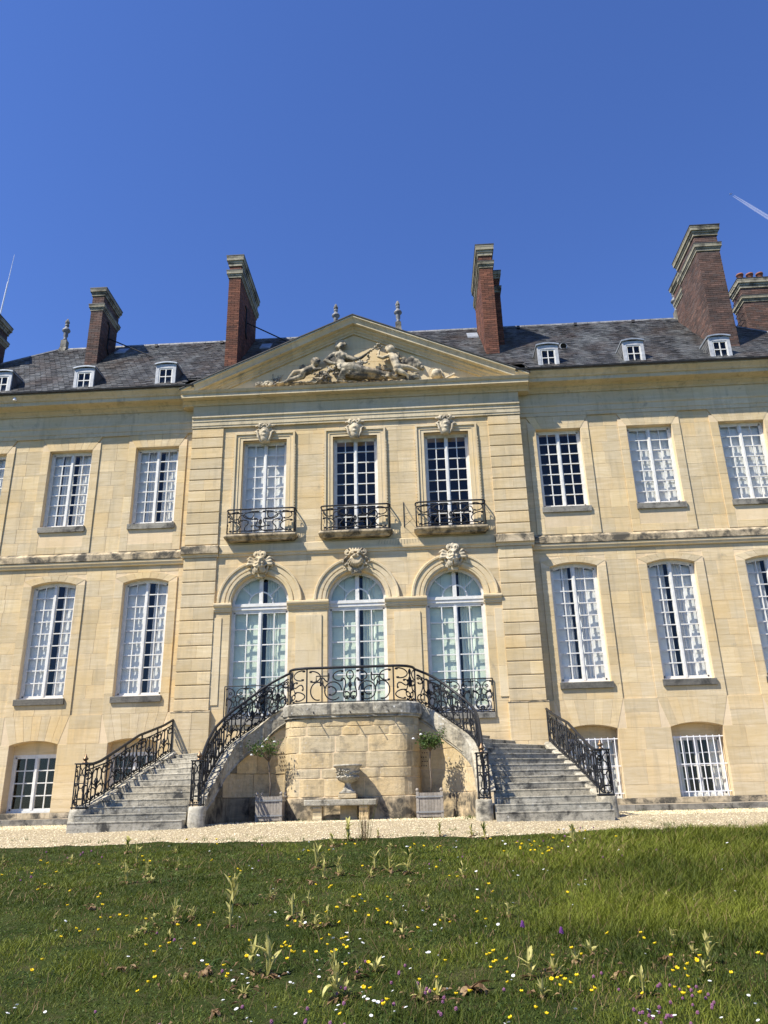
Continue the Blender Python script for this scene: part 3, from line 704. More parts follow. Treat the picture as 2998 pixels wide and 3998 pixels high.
    if sill:
        s0, s1, sy0, zt_, hh, mat = sill
        g = MB().rnd(); g.prism_x([(sy0, zt_-hh), (sy0-0.004, zt_-0.02), (sy0+0.01, zt_-0.008), (yf+0.06, zt_), (yf+0.06, zt_-hh)], s0, s1); g.build('sill', mat, W_)
    return W_
SHUT = [('S', 0, .25), ('S', .25, .5), ('S', .5, .75), ('S', .75, 1)]
UL = [('S', 0, .23), ('C', .23, .5), ('C', .6, .8), ('S', .79, 1)]
GL = [('S', 0, .25), ('S', .25, .5), ('C', .63, .78), ('S', .77, 1)]
GR = [('S', 0, .25), ('C', .25, .41), ('C', .5, .77), ('S', .76, 1)]
AR = [('S', 0, .27), ('S', .27, .5), ('C', .585, .80), ('S', .79, 1)]
for c in [-13.0, -10.54, -8.065, -5.59, 5.59, 8.065, 10.54, 13.0]:
    left = c < 0; edge = abs(c) > 10
    up = UL if left else ([] if abs(c-5.59) < .1 else SHUT)
    make_window(c, WH, Z_U0, seg_top(c, WH, Z_U1, 0), 0.165, 7, up, single=False, sill=(c-0.645, c+0.645, -0.045, 7.575, 0.165, 'stone_sill'))
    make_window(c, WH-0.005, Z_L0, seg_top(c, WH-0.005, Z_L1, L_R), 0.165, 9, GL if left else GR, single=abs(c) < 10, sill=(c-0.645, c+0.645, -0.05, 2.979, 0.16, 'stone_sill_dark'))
    mb = MB().rnd(); mb.box(c-WH, c+WH, 0.285, 0.5, 1.652, 1.96); mb.build('infill_stone', 'limestone', chateau)
    make_window(c, WH, Z_B0+0.01, (lambda x: 1.652), 0.30, 4, [] if left else [('S', .0, .22), ('S', .76, 1)] if c > 7 else [('S', 0, .5), ('S', .5, 1)], single=not edge, sill=(c-WH+0.002, c+WH-0.002, 0.02, Z_B0+0.012, 0.05, 'stone_sill'))
    if not left:                              # painted window bars
        g = MB()
        for k in range(8): x = c-0.53+1.06*k/7; g.tube([(x, 0.13, 0.29), (x, 0.13, 1.66)], 0.0135, 6)
        for z in (1.63, 1.01, 0.40): g.box(c-WH-0.01, c+WH+0.01, 0.118, 0.142, z-0.012, z+0.012)
        g.build('window_bars', 'white_metal', chateau)
for i, c in enumerate(PC):
    make_window(c, WH, 6.99, (lambda x: 9.82), -0.03, 8, SHUT if i == 0 else [], single=False, panel=0.12)
    make_window(c, 0.75, 2.30, arch_top(c), -0.045, 6, AR, glass='glass_green', single=True, panel=0.14, fan=True)
    if c: g = MB().rnd(); g.box(c-0.80, c+0.80, YP-0.06, 0.0, 2.17, 2.298); g.build('sill', 'stone_sill', chateau)

# ------------------------------------------------------------------ wrought-iron pattern kit
def curl(kind, body=2.2, tight=90.0, p=5, n=44):
    t = np.linspace(0, 1, n); w = 2*t-1
    kap = body+tight*np.abs(w)**p
    if kind == 'S': kap = kap*np.sign(w+1e-9)
    th = np.concatenate([[0], np.cumsum((kap[1:]+kap[:-1])/2*np.diff(t))])
    x = np.concatenate([[0], np.cumsum(np.cos(th[:-1]))]); y = np.concatenate([[0], np.cumsum(np.sin(th[:-1]))])
    P = np.stack([x, y], 1); i0, i1 = int(n*.2), int(n*.8); d = P[i1]-P[i0]; a = math.pi/2-math.atan2(d[1], d[0])
    R_ = np.array([[math.cos(a), -math.sin(a)], [math.sin(a), math.cos(a)]]); P = P @ R_.T
    P -= P.min(0); P /= P.max(0); return P
C_CURL, S_CURL = curl('C'), curl('S', body=1.2, tight=85)
J_CURL = curl('C', body=1.0, tight=120, p=4)
def cs(P, x0, x1, h0, h1, fx=False, rot=False):
    Q = P.copy()
    if rot: Q = np.stack([Q[:, 1], 1-Q[:, 0]], 1)
    if fx: Q[:, 0] = 1-Q[:, 0]
    return [(x0+(x1-x0)*a, h0+(h1-h0)*b) for a, b in Q]
def mirror(lines, m): return [[(2*m-x, h) for x, h in l] for l in lines]
def circle(cx, ch, rx, rh, n=20): return [(cx+rx*math.cos(2*math.pi*k/n), ch+rh*math.sin(2*math.pi*k/n)) for k in range(n+1)]
def stair_cell(L, H):
    h = L/2; a = [cs(S_CURL, 0.02*L, h*0.80, 0.06*H, 0.80*H), cs(C_CURL, h*0.55, h*0.98, 0.42*H, 0.86*H, True), cs(C_CURL, h*0.50, h*0.98, 0.04*H, 0.36*H), cs(C_CURL, 0.03*L, 0.5*h, 0.62*H, 0.88*H), cs(C_CURL, 0.02*L, h*0.42, 0.04*H, 0.30*H, True)]
    return a+mirror(a, h)+[[(h, 0.0), (h, 0.86*H)], [(0, 0.86*H), (L, 0.86*H)], circle(h, 0.42*H, 0.045, 0.06, 10)]
def platform_centre(L, H):
    m = L/2
    a = [circle(0.30*L, 0.33*H, 0.185, 0.27*H, 24)[:22], cs(C_CURL, 0.245*L, 0.335*L, 0.20*H, 0.46*H), cs(C_CURL, 0.02*L, 0.15*L, 0.60*H, 0.93*H), cs(S_CURL, 0.15*L, 0.25*L, 0.48*H, 0.86*H, rot=True),
         circle(0.12*L, 0.33*H, 0.16, 0.27*H, 24)[:20], cs(C_CURL, 0.30*L, 0.42*L, 0.62*H, 0.93*H, True), cs(S_CURL, 0.40*L, 0.47*L, 0.10*H, 0.70*H), cs(C_CURL, 0.44*L, 0.497*L, 0.08*H, 0.30*H), [(0.10*L, 0.62*H), (0.10*L, 0.78*H), (0.24*L, 0.78*H)], [(0.18*L, 0.52*H), (0.18*L, 0.62*H)]]
    return a+mirror(a, m)+[circle(m, 0.80*H, 0.075, 0.13*H, 18), [(m, 0.30*H), (m, 0.66*H)], [(0.44*L, 0.16*H), (0.56*L, 0.16*H)]]
def corner_cell(L, H):
    a = [cs(C_CURL, 0.03*L, 0.40*L, 0.66*H, 0.96*H), cs(S_CURL, 0.26*L, 0.50*L, 0.10*H, 0.62*H), cs(C_CURL, 0.03*L, 0.36*L, 0.05*H, 0.32*H, True), cs(S_CURL, 0.08*L, 0.42*L, 0.36*H, 0.62*H, rot=True), cs(C_CURL, 0.36*L, 0.50*L, 0.03*H, 0.26*H)]
    return a+mirror(a, L/2)+[circle(L/2, 0.86*H, 0.03, 0.07*H, 12), circle(L/2, 0.62*H, 0.035, 0.07, 10), [(L/2, 0.40*H), (L/2, 0.96*H)]]
def balcony_cell(L, H):
    m = L/2
    a = [cs(C_CURL, 0.02*L, 0.20*L, 0.06*H, 0.52*H), cs(C_CURL, 0.03*L, 0.17*L, 0.58*H, 0.92*H, True), cs(S_CURL, 0.17*L, 0.40*L, 0.45*H, 0.95*H, rot=True), cs(C_CURL, 0.24*L, 0.47*L, 0.58*H, 0.93*H, True),
         cs(S_CURL, 0.20*L, 0.38*L, 0.06*H, 0.56*H), cs(C_CURL, 0.36*L, 0.49*L, 0.06*H, 0.30*H), cs(S_CURL, 0.40*L, 0.49*L, 0.24*H, 0.62*H), [(0.0, 0.86*H), (0.24*L, 0.86*H)], [(0.1*L, 0.1*H), (0.3*L, 0.08*H), (0.5*L, 0.1*H)]]
    return a+mirror(a, m)+[circle(m, 0.46*H, 0.035, 0.06, 10), [(m, 0.2*H), (m, 0.58*H)]]
def guard_cell(L, H):
    out = []
    for k in range(3):
        x0 = L*k/3; w = L/3
        a = [cs(C_CURL, x0+0.02, x0+0.45*w, 0.62*H, 0.95*H), cs(S_CURL, x0+0.03, x0+0.48*w, 0.10*H, 0.62*H), cs(C_CURL, x0+0.2*w, x0+0.5*w, 0.05*H, 0.34*H, True), cs(S_CURL, x0+0.05*w, x0+0.5*w, 0.40*H, 0.70*H, rot=True), circle(x0+0.25*w, 0.78*H, 0.03, 0.03, 8)]
        out += a+mirror(a, x0+w/2)+[circle(x0+w/2, 0.45*H, 0.04, 0.07, 10)]
    return out+[[(L/3, 0), (L/3, H)], [(2*L/3, 0), (2*L/3, H)]]
class Path:
    """polyline in plan carrying any number of z values"""
    def __init__(s, pts): s.p = np.array(pts, float); d = np.linalg.norm(np.diff(s.p[:, :2], axis=0), axis=1); s.s = np.concatenate([[0], np.cumsum(d)]); s.L = s.s[-1]
    def at(s, t): return [float(np.interp(t, s.s, s.p[:, k])) for k in range(s.p.shape[1])]
    def nrm(s, t):
        a = s.at(max(t-0.02, 0)); b = s.at(min(t+0.02, s.L)); d = np.array(b[:2])-np.array(a[:2]); d /= np.linalg.norm(d)+1e-9; return np.array([d[1], -d[0]])
def iron_panel(parent, path, s0, s1, zlo, zhi, lines, rad_=0.0085, name='scroll_panel'):
    """lines in (s,h) with h from 0 to 1 between the bottom and top rails"""
    mb = MB()
    for l in lines:
        pts = []
        for a, h in l:
            q = path.at(s0+a); b = zlo(q); t = zhi(q); pts.append((q[0], q[1], b+(t-b)*h))
        mb.tube(pts, rad_, 4, cap=False)
    mb.build(name, 'iron', parent, smooth=True)
def unit(lines, H): return [[(x, h/H) for x, h in l] for l in lines]
def leaf_boss(mb, c, s=0.05):                # little iron acanthus in the middle of a panel
    for k in range(6):
        a = 2*math.pi*k/6; mb.ball((c[0]+math.cos(a)*s*0.6, c[1], c[2]+math.sin(a)*s*0.8), s*0.35, s*0.3, s*0.5, 6, 4)
    mb.ball(c, s*0.45, s*0.45, s*0.6, 6, 4)
def railing(parent, path, zb, zt, cells, posts, rad_rail=0.030, post_r=0.018, bosses=True, rad_=0.0142, **props):
    """cells: (s0, s1, pattern function); zb/zt index of the z columns"""
    n = max(6, int(path.L/0.07)); ts = np.linspace(0, path.L, n)
    mb = MB(); mb.tube([(q[0], q[1], q[zt]) for q in map(path.at, ts)], rad_rail, 8); R_ = mb.build('railing', 'iron', parent, smooth=True, **props)
    mb = MB(); mb.tube([(q[0], q[1], q[zb]+0.03) for q in map(path.at, ts)], 0.012, 4); mb.build('bottom_rail', 'iron', R_)
    for t in posts:
        q = path.at(t); mb = MB(); mb.tube([(q[0], q[1], q[zb]-0.01), (q[0], q[1], q[zt])], post_r, 6); mb.build('post', 'iron', R_)
    for s0, s1, fn in cells:
        q = path.at((s0+s1)/2); H = q[zt]-q[zb]; L = s1-s0
        iron_panel(R_, path, s0, s1, lambda q: q[zb]+0.03, lambda q: q[zt]-0.02, unit(fn(L, H), H), rad_)
        if bosses:
            b = MB(); leaf_boss(b, (q[0], q[1]-0.01, q[zb]+H*0.5)); b.build('leaf_boss', 'iron', R_)
    return R_

# ---- balconies of the upper windows
for c in PC:
    hw = 0.91; pl = [(c-hw-0.06, YP), (c-hw-0.06, -0.36)]
    pl += [(c-hw+0.02-0.08*math.cos(t), -0.42-0.08*math.sin(t)) for t in np.linspace(0, math.pi/2, 5)]
    pl += [(c+hw-0.02+0.08*math.sin(t), -0.42-0.08*math.cos(t)) for t in np.linspace(0, math.pi/2, 5)]+[(c+hw+0.06, -0.36), (c+hw+0.06, YP)]
    mb = MB().rnd(0.3); secs = [(0.90, 6.835, 0.10), (0.93, 6.86, 0.085), (0.945, 6.885, 0.06), (0.985, 6.905, 0.03), (1.0, 6.935, 0.0), (1.0, 6.965, 0.0), (0.985, 6.985, 0.01)]
    rows = [mb.add([(c+(x-c)*k, min(y+d, YP+0.02) if y < YP else YP+0.02, z) for x, y in pl]) for k, z, d in secs]; n = len(pl)
    for a, b in zip(rows, rows[1:]):
        for i in range(n): mb.face((a+i, a+(i+1) % n, b+(i+1) % n, b+i))
    mb.face(range(rows[-1], rows[-1]+n)); mb.face(range(rows[0]+n-1, rows[0]-1, -1))
    B = mb.build('balcony', 'limestone_weathered', chateau)
    pp = [(c-hw, YP, 7.0, 7.69), (c-hw, -0.36, 7.0, 7.69), (c-hw+0.025, -0.41, 7.0, 7.69), (c-hw+0.07, -0.44, 7.0, 7.69), (c+hw-0.07, -0.44, 7.0, 7.69), (c+hw-0.025, -0.41, 7.0, 7.69), (c+hw, -0.36, 7.0, 7.69), (c+hw, YP, 7.0, 7.69)]
    P = Path(pp)
    # the railing is a sub-part of the balcony: one mesh for rails, one for scrolls
    ts = np.linspace(0, P.L, 60); g = MB()
    g.tube([(q[0], q[1], q[3]) for q in map(P.at, ts)], 0.022, 6); g.tube([(q[0], q[1], q[2]+0.02) for q in map(P.at, ts)], 0.014, 4); g.tube([(q[0], q[1], q[3]-0.10) for q in map(P.at, ts)], 0.008, 4)
    for t in (0.16, P.L-0.16): q = P.at(t+0.03 if t < 1 else t-0.03); g.tube([(q[0], q[1], 6.98), (q[0], q[1], 7.69)], 0.013, 6)
    g.build('railing', 'iron', B, smooth=True)
    iron_panel(B, P, 0.22, P.L-0.22, lambda q: 7.03, lambda q: 7.67, unit(balcony_cell(P.L-0.44, 0.64), 0.64), 0.0145)
    for s0 in (0.0, P.L-0.2): iron_panel(B, P, s0, s0+0.2, lambda q: 7.03, lambda q: 7.67, unit([cs(S_CURL, 0.02, 0.16, 0.05, 0.55), cs(C_CURL, 0.03, 0.12, 0.05, 0.3)], 0.64), 0.009)
# ---- guards across the two outer arched windows
for c in (-2.5, 2.5):
    P = Path([(c-0.79, YP-0.03, 2.31, 3.10), (c+0.79, YP-0.03, 2.31, 3.10)])
    g = MB()
    for z in (2.32, 3.10, 2.36): g.tube([(c-0.79, YP-0.03, z), (c+0.79, YP-0.03, z)], 0.014, 5)
    for x in (-0.79, 0.79): g.tube([(c+x, YP-0.03, 2.30), (c+x, YP-0.03, 3.10)], 0.014, 5)
    G = g.build('window_guard', 'iron', chateau)
    iron_panel(G, P, 0.02, 1.56, lambda q: 2.34, lambda q: 3.09, unit(guard_cell(1.54, 0.75), 0.75), 0.012)

# ------------------------------------------------------------------ carved keystones
def capsule(mb, a, b, ra, rb, seg=8):
    mb.tube([a, b], [ra, rb], seg); mb.ball(a, ra, seg=seg, rings=5); mb.ball(b, rb, seg=seg, rings=5)
def chain(mb, pts, rs, seg=8):
    for i in range(len(pts)-1): capsule(mb, pts[i], pts[i+1], rs[i], rs[i+1], seg)
def volute(mb, cx, cz, y, r0, turns, dirn, th, r1=0.02, start=0.0):
    n = int(14*turns); pts = []; rs = []
    for i in range(n+1):
        t = i/n; a = start+dirn*2*math.pi*turns*t; q = r0+(r1-r0)*t; pts.append((cx+q*math.cos(a), y-0.03*t, cz+q*math.sin(a))); rs.append(th*(1-0.35*t))
    mb.tube(pts, rs, 6)
def mask_mesh(lion):
    mb = MB()
    # tapered keystone behind
    mb.hexa([(-0.13, -0.02, -0.34), (0.13, -0.02, -0.34), (0.13, 0.10, -0.34), (-0.13, 0.10, -0.34), (-0.20, -0.05, 0.10), (0.20, -0.05, 0.10), (0.20, 0.10, 0.10), (-0.20, 0.10, 0.10)])
    for s in (-1, 1):
        volute(mb, s*0.15, -0.22, -0.03, 0.06, 1.2, s, 0.022); chain(mb, [(s*0.24, -0.02, 0.06), (s*0.20, -0.05, -0.10), (s*0.13, -0.04, -0.25)], [0.03, 0.035, 0.025])
    if not lion:
        mb.ball((0, -0.08, 0.03), 0.155, 0.13, 0.19, 14, 10)
        for s in (-1, 1):
            mb.ball((s*0.075, -0.185, -0.01), 0.05, 0.04, 0.045); mb.ball((s*0.062, -0.195, 0.075), 0.024, 0.02, 0.018)
            chain(mb, [(s*0.02, -0.215, 0.10), (s*0.07, -0.21, 0.125), (s*0.13, -0.15, 0.10)], [0.018, 0.022, 0.016])
            chain(mb, [(s*0.01, -0.215, -0.055), (s*0.08, -0.20, -0.085), (s*0.14, -0.14, -0.07), (s*0.17, -0.12, -0.03)], [0.022, 0.026, 0.02, 0.012])
            for k in range(3): chain(mb, [(s*(0.03+0.04*k), -0.18+0.02*k, -0.12), (s*(0.04+0.055*k), -0.16+0.02*k, -0.19), (s*(0.02+0.045*k), -0.13, -0.25)], [0.028, 0.026, 0.014])
            volute(mb, s*0.085, 0.235, -0.12, 0.075, 1.4, -s, 0.028, start=math.pi/2)
            for k in range(3):
                a = 0.25+0.38*k; chain(mb, [(s*0.15, -0.08, 0.10-0.05*k), (s*(0.25+0.03*k), -0.09, 0.16-0.09*k), (s*(0.35-0.01*k), -0.03, 0.14-0.11*k)], [0.04, 0.045, 0.018])
        chain(mb, [(0, -0.20, 0.11), (0, -0.235, 0.0)], [0.022, 0.034]); mb.ball((0, -0.205, -0.105), 0.045, 0.02, 0.016)
        for k in range(5): x = (k-2)*0.055; chain(mb, [(x*0.5, -0.10, 0.24), (x*1.1, -0.09, 0.34-abs(k-2)*0.02), (x*1.5, -0.02, 0.36-abs(k-2)*0.03)], [0.035, 0.03, 0.016])
    else:
        mb.ball((0, -0.06, 0.02), 0.17, 0.11, 0.18, 14, 10)
        for k in range(9):
            a = math.pi*(1.08+0.84*k/8); chain(mb, [(0.03*math.cos(a), -0.16, 0.05+0.03*math.sin(a)), (0.15*math.cos(a), -0.165, 0.04+0.15*math.sin(a)), (0.205*math.cos(a), -0.10, 0.03+0.20*math.sin(a))], [0.014, 0.026, 0.022])
        mb.ball((0, -0.18, 0.10), 0.06, 0.06, 0.05); mb.ball((0, -0.22, 0.13), 0.03, 0.03, 0.02)
        for s in (-1, 1):
            mb.ball((s*0.07, -0.17, 0.17), 0.04, 0.03, 0.03); mb.ball((s*0.06, -0.19, 0.085), 0.04, 0.035, 0.03)
            chain(mb, [(s*0.02, -0.17, 0.22), (s*0.10, -0.15, 0.22), (s*0.16, -0.10, 0.16)], [0.025, 0.035, 0.025])
            volute(mb, s*0.20, 0.20, -0.08, 0.085, 1.3, -s, 0.032, start=math.pi/2)
            for k in range(7): mb.ball((s*(0.24+0.03*(k % 4)), -0.07-0.01*(k % 2), 0.10-0.05*k+0.02*(k % 3)), 0.032, 0.03, 0.032, 6, 4)
            chain(mb, [(s*0.30, -0.04, 0.02), (s*0.38, -0.03, -0.04)], [0.03, 0.012])
        for k in range(5): x = (k-2)*0.05; chain(mb, [(x, -0.10, 0.24), (x*1.6, -0.07, 0.33)], [0.03, 0.022])
        for k in range(5): a = 2*math.pi*k/5; mb.ball((0.035*math.cos(a), -0.06, -0.27+0.035*math.sin(a)), 0.025, 0.025, 0.025, 6, 4)
    return mb
for c, lion in ((-2.5, False), (0.0, True), (2.5, False)):
    if c == 2.5:
        o = place(first.data, 'mascaron', chateau, label='carved bearded face keystone above the arch')
    else:
        o = remesh(mask_mesh(lion), 'mascaron', 'stone_relief', 0.013, chateau, 1, label='carved lion mask keystone with shell and fruit' if lion else 'carved bearded face keystone above the arch')
        if not lion: first = o
    o.location = (c, YP-0.05, 6.20)
def cartouche_mesh():
    mb = MB()
    mb.hexa([(-0.13, -0.03, -0.27), (0.13, -0.03, -0.27), (0.13, 0.08, -0.27), (-0.13, 0.08, -0.27), (-0.19, -0.05, 0.18), (0.19, -0.05, 0.18), (0.19, 0.08, 0.18), (-0.19, 0.08, 0.18)])
    mb.ball((0, -0.04, 0.0), 0.145, 0.09, 0.20, 12, 8); mb.ball((0, -0.05, -0.15), 0.10, 0.06, 0.12, 12, 8)
    mb.ball((0, -0.13, 0.02), 0.05, 0.02, 0.035); mb.ball((0, -0.12, -0.09), 0.045, 0.02, 0.03)
    for s in (-1, 1):
        volute(mb, s*0.10, 0.20, -0.08, 0.07, 1.5, -s, 0.026, start=math.pi/2)
        chain(mb, [(s*0.13, -0.05, 0.22), (s*0.22, -0.05, 0.20), (s*0.27, -0.02, 0.22)], [0.035, 0.03, 0.012])
        chain(mb, [(s*0.27, -0.03, 0.06), (s*0.20, -0.06, 0.0), (s*0.17, -0.06, -0.14), (s*0.11, -0.04, -0.26)], [0.016, 0.03, 0.034, 0.02])
        chain(mb, [(s*0.20, -0.04, 0.08), (s*0.25, -0.03, 0.02)], [0.03, 0.014])
    for k in range(7): x = (k-3)*0.028; chain(mb, [(x, -0.06, 0.22), (x*1.4, -0.05, 0.29-abs(k-3)*0.008)], [0.014, 0.011], 6)
    mb.ball((0, -0.10, 0.21), 0.035, 0.03, 0.035)
    return mb
ct = None
for c in PC:
    if ct is None: o = ct = remesh(cartouche_mesh(), 'cartouche', 'stone_relief', 0.012, chateau, 1)
    else: o = place(ct.data, 'cartouche', chateau)
    o.location = (c, YP-0.05, 10.0)

# ------------------------------------------------------------------ pediment relief
def E_(px, py, d=0.1): return (-3.0977+0.003933*px-0.000086*py, YP-d, 14.087-0.000218*px-0.004569*py)
def ch_(mb, pts, rs): chain(mb, [E_(*p) for p in pts], rs)
def relief(mb, name, lab=None, vox=0.02, mat='stone_relief_old'):
    return remesh(mb, name, mat, vox, tymp, 1, **({'label': lab} if lab else {}))
mb = MB()                                    # reclining woman
mb.ball(E_(702, 288, .14), 0.095, 0.10, 0.125, 12, 8)
for k in range(9): a = math.pi*(0.05+1.1*k/8); mb.ball(E_(700+34*math.cos(a), 278-32*math.sin(a), .12), 0.05, 0.06, 0.045, 7, 5)
mb.ball(E_(700, 300, .24), 0.02, 0.03, 0.03)
ch_(mb, [(702, 318, .12), (700, 340, .12)], [.06, .075])
ch_(mb, [(655, 350, .12), (700, 352, .14), (735, 355, .12)], [.10, .12, .09])
ch_(mb, [(695, 360, .14), (700, 400, .16), (715, 440, .16)], [.16, .13, .16])
mb.ball(E_(680, 368, .24), .06); mb.ball(E_(720, 368, .24), .06)
ch_(mb, [(640, 355, .14), (600, 395, .2), (620, 415, .24), (665, 430, .26)], [.075, .065, .055, .045])
ch_(mb, [(740, 360, .12), (800, 388, .18), (850, 380, .2), (895, 348, .2)], [.08, .065, .05, .035])
ch_(mb, [(730, 450, .16), (800, 455, .26), (870, 480, .26), (960, 490, .24), (1050, 508, .2), (1105, 512, .18)], [.17, .16, .14, .12, .085, .05])
ch_(mb, [(740, 470, .14), (830, 500, .22), (930, 512, .2), (1020, 522, .18)], [.15, .13, .10, .06])
ch_(mb, [(1090, 512, .2), (1115, 500, .2)], [.045, .03])
W1 = relief(mb, 'reclining_woman', 'carved reclining woman at the centre of the pediment')
mb = MB()                                    # her drapery
for k in range(16):
    x = 660+random.uniform(0, 420); y = 425+(x-660)*0.19+random.uniform(-12, 30); dx = random.uniform(30, 80); dy = random.uniform(5, 45)
    ch_(mb, [(x, y, .25), (x+dx*.5, y+dy*.4, .3), (x+dx, y+dy, .2)], [.02, .035, .015])
for k in range(6): ch_(mb, [(575+8*k, 385+4*k, .08), (610+10*k, 370, .16), (640+8*k, 400+8*k, .22)], [.02, .03, .02])
for k in range(5): ch_(mb, [(750+10*k, 430, .25), (720+4*k, 480, .28), (680+14*k, 530, .18)], [.03, .04, .02])
for k in range(3): ch_(mb, [(740, 345+12*k, .08), (790, 360+12*k, .10), (830, 365+8*k, .06)], [.02, .035, .015])
relief(mb, 'drapery')
mb = MB()                                    # left cherub
mb.ball(E_(522, 415, .2), .115, .11, .125, 12, 8)
for k in range(8): a = math.pi*(0.1+1.0*k/7); mb.ball(E_(522+28*math.cos(a), 405-24*math.sin(a), .18), .045, .06, .04, 7, 5)
ch_(mb, [(500, 445, .16), (470, 468, .2), (430, 490, .2)], [.10, .125, .12])
ch_(mb, [(490, 450, .2), (530, 468, .24), (565, 462, .24)], [.055, .05, .04])
ch_(mb, [(425, 485, .2), (375, 490, .24), (338, 522, .2), (322, 535, .18)], [.105, .08, .055, .03])
ch_(mb, [(430, 505, .18), (370, 535, .22), (320, 545, .2), (290, 555, .18)], [.10, .07, .05, .035])
relief(mb, 'cherub', 'carved cherub leaning in from the left of the pediment')
mb = MB()
for k in range(6): ch_(mb, [(450, 440, .05), (430-6*k, 405+8*k, .05), (400-2*k, 415+6*k, .03)], [.015, .012, .008])
relief(mb, 'cherub_wing', vox=0.014)
mb = MB()                                    # right cherub
mb.ball(E_(1060, 322, .2), .11, .11, .12, 12, 8)
for k in range(8): a = math.pi*(0.0+1.0*k/7); mb.ball(E_(1060+28*math.cos(a), 315-24*math.sin(a), .18), .045, .06, .04, 7, 5)
ch_(mb, [(1070, 355, .16), (1090, 390, .2), (1105, 430, .22)], [.11, .12, .12])
ch_(mb, [(1050, 365, .2), (1010, 385, .24), (975, 375, .24), (985, 330, .24)], [.06, .055, .045, .03])
ch_(mb, [(1100, 360, .2), (1115, 380, .22)], [.05, .05])
mb.ball(E_(1110, 450, .24), .12, .1, .11)
ch_(mb, [(1120, 445, .22), (1175, 450, .24), (1215, 452, .2), (1260, 466, .18)], [.10, .075, .055, .035])
ch_(mb, [(1110, 470, .22), (1150, 490, .24), (1180, 500, .2), (1188, 520, .18)], [.10, .075, .05, .03])
relief(mb, 'cherub', 'carved cherub kneeling with a garland right of centre', mat='stone_relief')
mb = MB()
for k in range(4): ch_(mb, [(1090, 350+4*k, .12), (1120, 335+6*k, .14), (1132, 355+5*k, .1)], [.02, .02, .012])
relief(mb, 'cherub_wing', vox=0.014)
mb = MB()                                    # garland and flowers
gp = [(892, 350), (905, 340), (920, 328), (935, 318), (955, 305), (968, 290), (985, 285), (1000, 295), (985, 315), (975, 335), (965, 350), (905, 365), (908, 382), (895, 398), (885, 410), (860, 412), (840, 420), (825, 425)]
for x, y in gp:
    for j in range(3): mb.ball(E_(x+random.uniform(-8, 8), y+random.uniform(-7, 7), .2+random.uniform(-.03, .05)), random.uniform(.022, .042), seg=6, rings=4)
for k in range(26): mb.ball(E_(random.gauss(850, 26), random.gauss(425, 9), .3), random.uniform(.02, .04), seg=6, rings=4)
relief(mb, 'garland', vox=0.014)
mb = MB()                                    # basket of flowers
for k in range(70): mb.ball(E_(random.gauss(600, 38), random.gauss(490, 26), random.uniform(.12, .3)), random.uniform(.02, .05), seg=6, rings=4)
for k in range(7): ch_(mb, [(505+6*k, 515+2*k, .15), (530+7*k, 530, .26), (560+5*k, 555, .2)], [.02, .024, .02])
relief(mb, 'flower_basket', vox=0.015)
mb = MB()                                    # clouds and rocky base
for x, y, r_ in ((1160, 375, .10), (1185, 390, .11), (1215, 375, .12), (1245, 395, .13), (1270, 410, .10), (1205, 410, .12), (1240, 420, .09), (1150, 400, .09), (1290, 430, .06)): mb.ball(E_(x, y, .03), r_, .10, r_*1.1, 10, 7)
for k in range(46): x = 250+k*24+random.uniform(-8, 8); mb.ball(E_(x, 556-(x-250)*0.017, .12), random.uniform(.06, .11), random.uniform(.08, .16), random.uniform(.03, .055), 8, 5)
for k in range(40): x = random.uniform(940, 1250); mb.ball(E_(x, 500+random.uniform(-80, 40)*(1 if x < 1050 else .6), .02), random.uniform(.05, .13), .07, random.uniform(.04, .1), 8, 5)
relief(mb, 'cloud_and_rock', vox=0.02)
mb = MB()                                    # watering can and rake
mb.lathe([(.10, 0), (.15, .08), (.155, .16), (.11, .23), (.07, .25)], (E_(1392, 508)[0], YP-.12, E_(1392, 510)[2]), 14)
for t0 in np.linspace(0, 2*math.pi, 15)[:-1]:
    a, b = t0, t0+2*math.pi/14; capsule(mb, E_(1370+36*math.cos(a), 470+34*math.sin(a), .08), E_(1370+36*math.cos(b), 470+34*math.sin(b), .08), .015, .015, 6)
ch_(mb, [(1425, 490, .12), (1450, 510, .12)], [.03, .02])
ch_(mb, [(1440, 512, .06), (1520, 475, .06)], [.03, .03]); ch_(mb, [(1418, 440, .06), (1436, 470, .06), (1436, 500, .06)], [.02, .025, .02])
for k in range(7): ch_(mb, [(1450+11*k, 503-5*k, .06), (1447+11*k, 490-5*k, .09)], [.014, .01])
relief(mb, 'watering_can_and_rake', vox=0.014, mat='stone_relief')
mb = MB()                                    # roses and twigs at the left end
for x in (190, 215, 150, 100):
    for k in range(9): mb.ball(E_(x+random.uniform(-22, 22), 556+random.uniform(-16, 10), .12), random.uniform(.025, .05), seg=6, rings=4)
for k in range(9): x = 230+random.uniform(-25, 30); ch_(mb, [(240, 545, .03), (x, 510, .035), (x+random.uniform(-25, 25), 470+random.uniform(0, 30), .02)], [.014, .012, .008])
relief(mb, 'roses', vox=0.012)

# ------------------------------------------------------------------ release the wall stones
STONES.sort(key=lambda t: -t[0])
rest = {}
for i, (a, mb, mat, wall) in enumerate(STONES):
    if i < 300: mb.build('stone', mat, wall)
    else:
        k = (wall.name, mat); t = rest.setdefault(k, (MB(), wall, mat))[0]
        n = t.add(mb.v)
        for fc, rr in zip(mb.f, mb.r): t.f.append(tuple(n+j for j in fc)); t.r.append(rr)
for t, wall, mat in rest.values(): t.build('stones', mat, wall, kind='stuff')

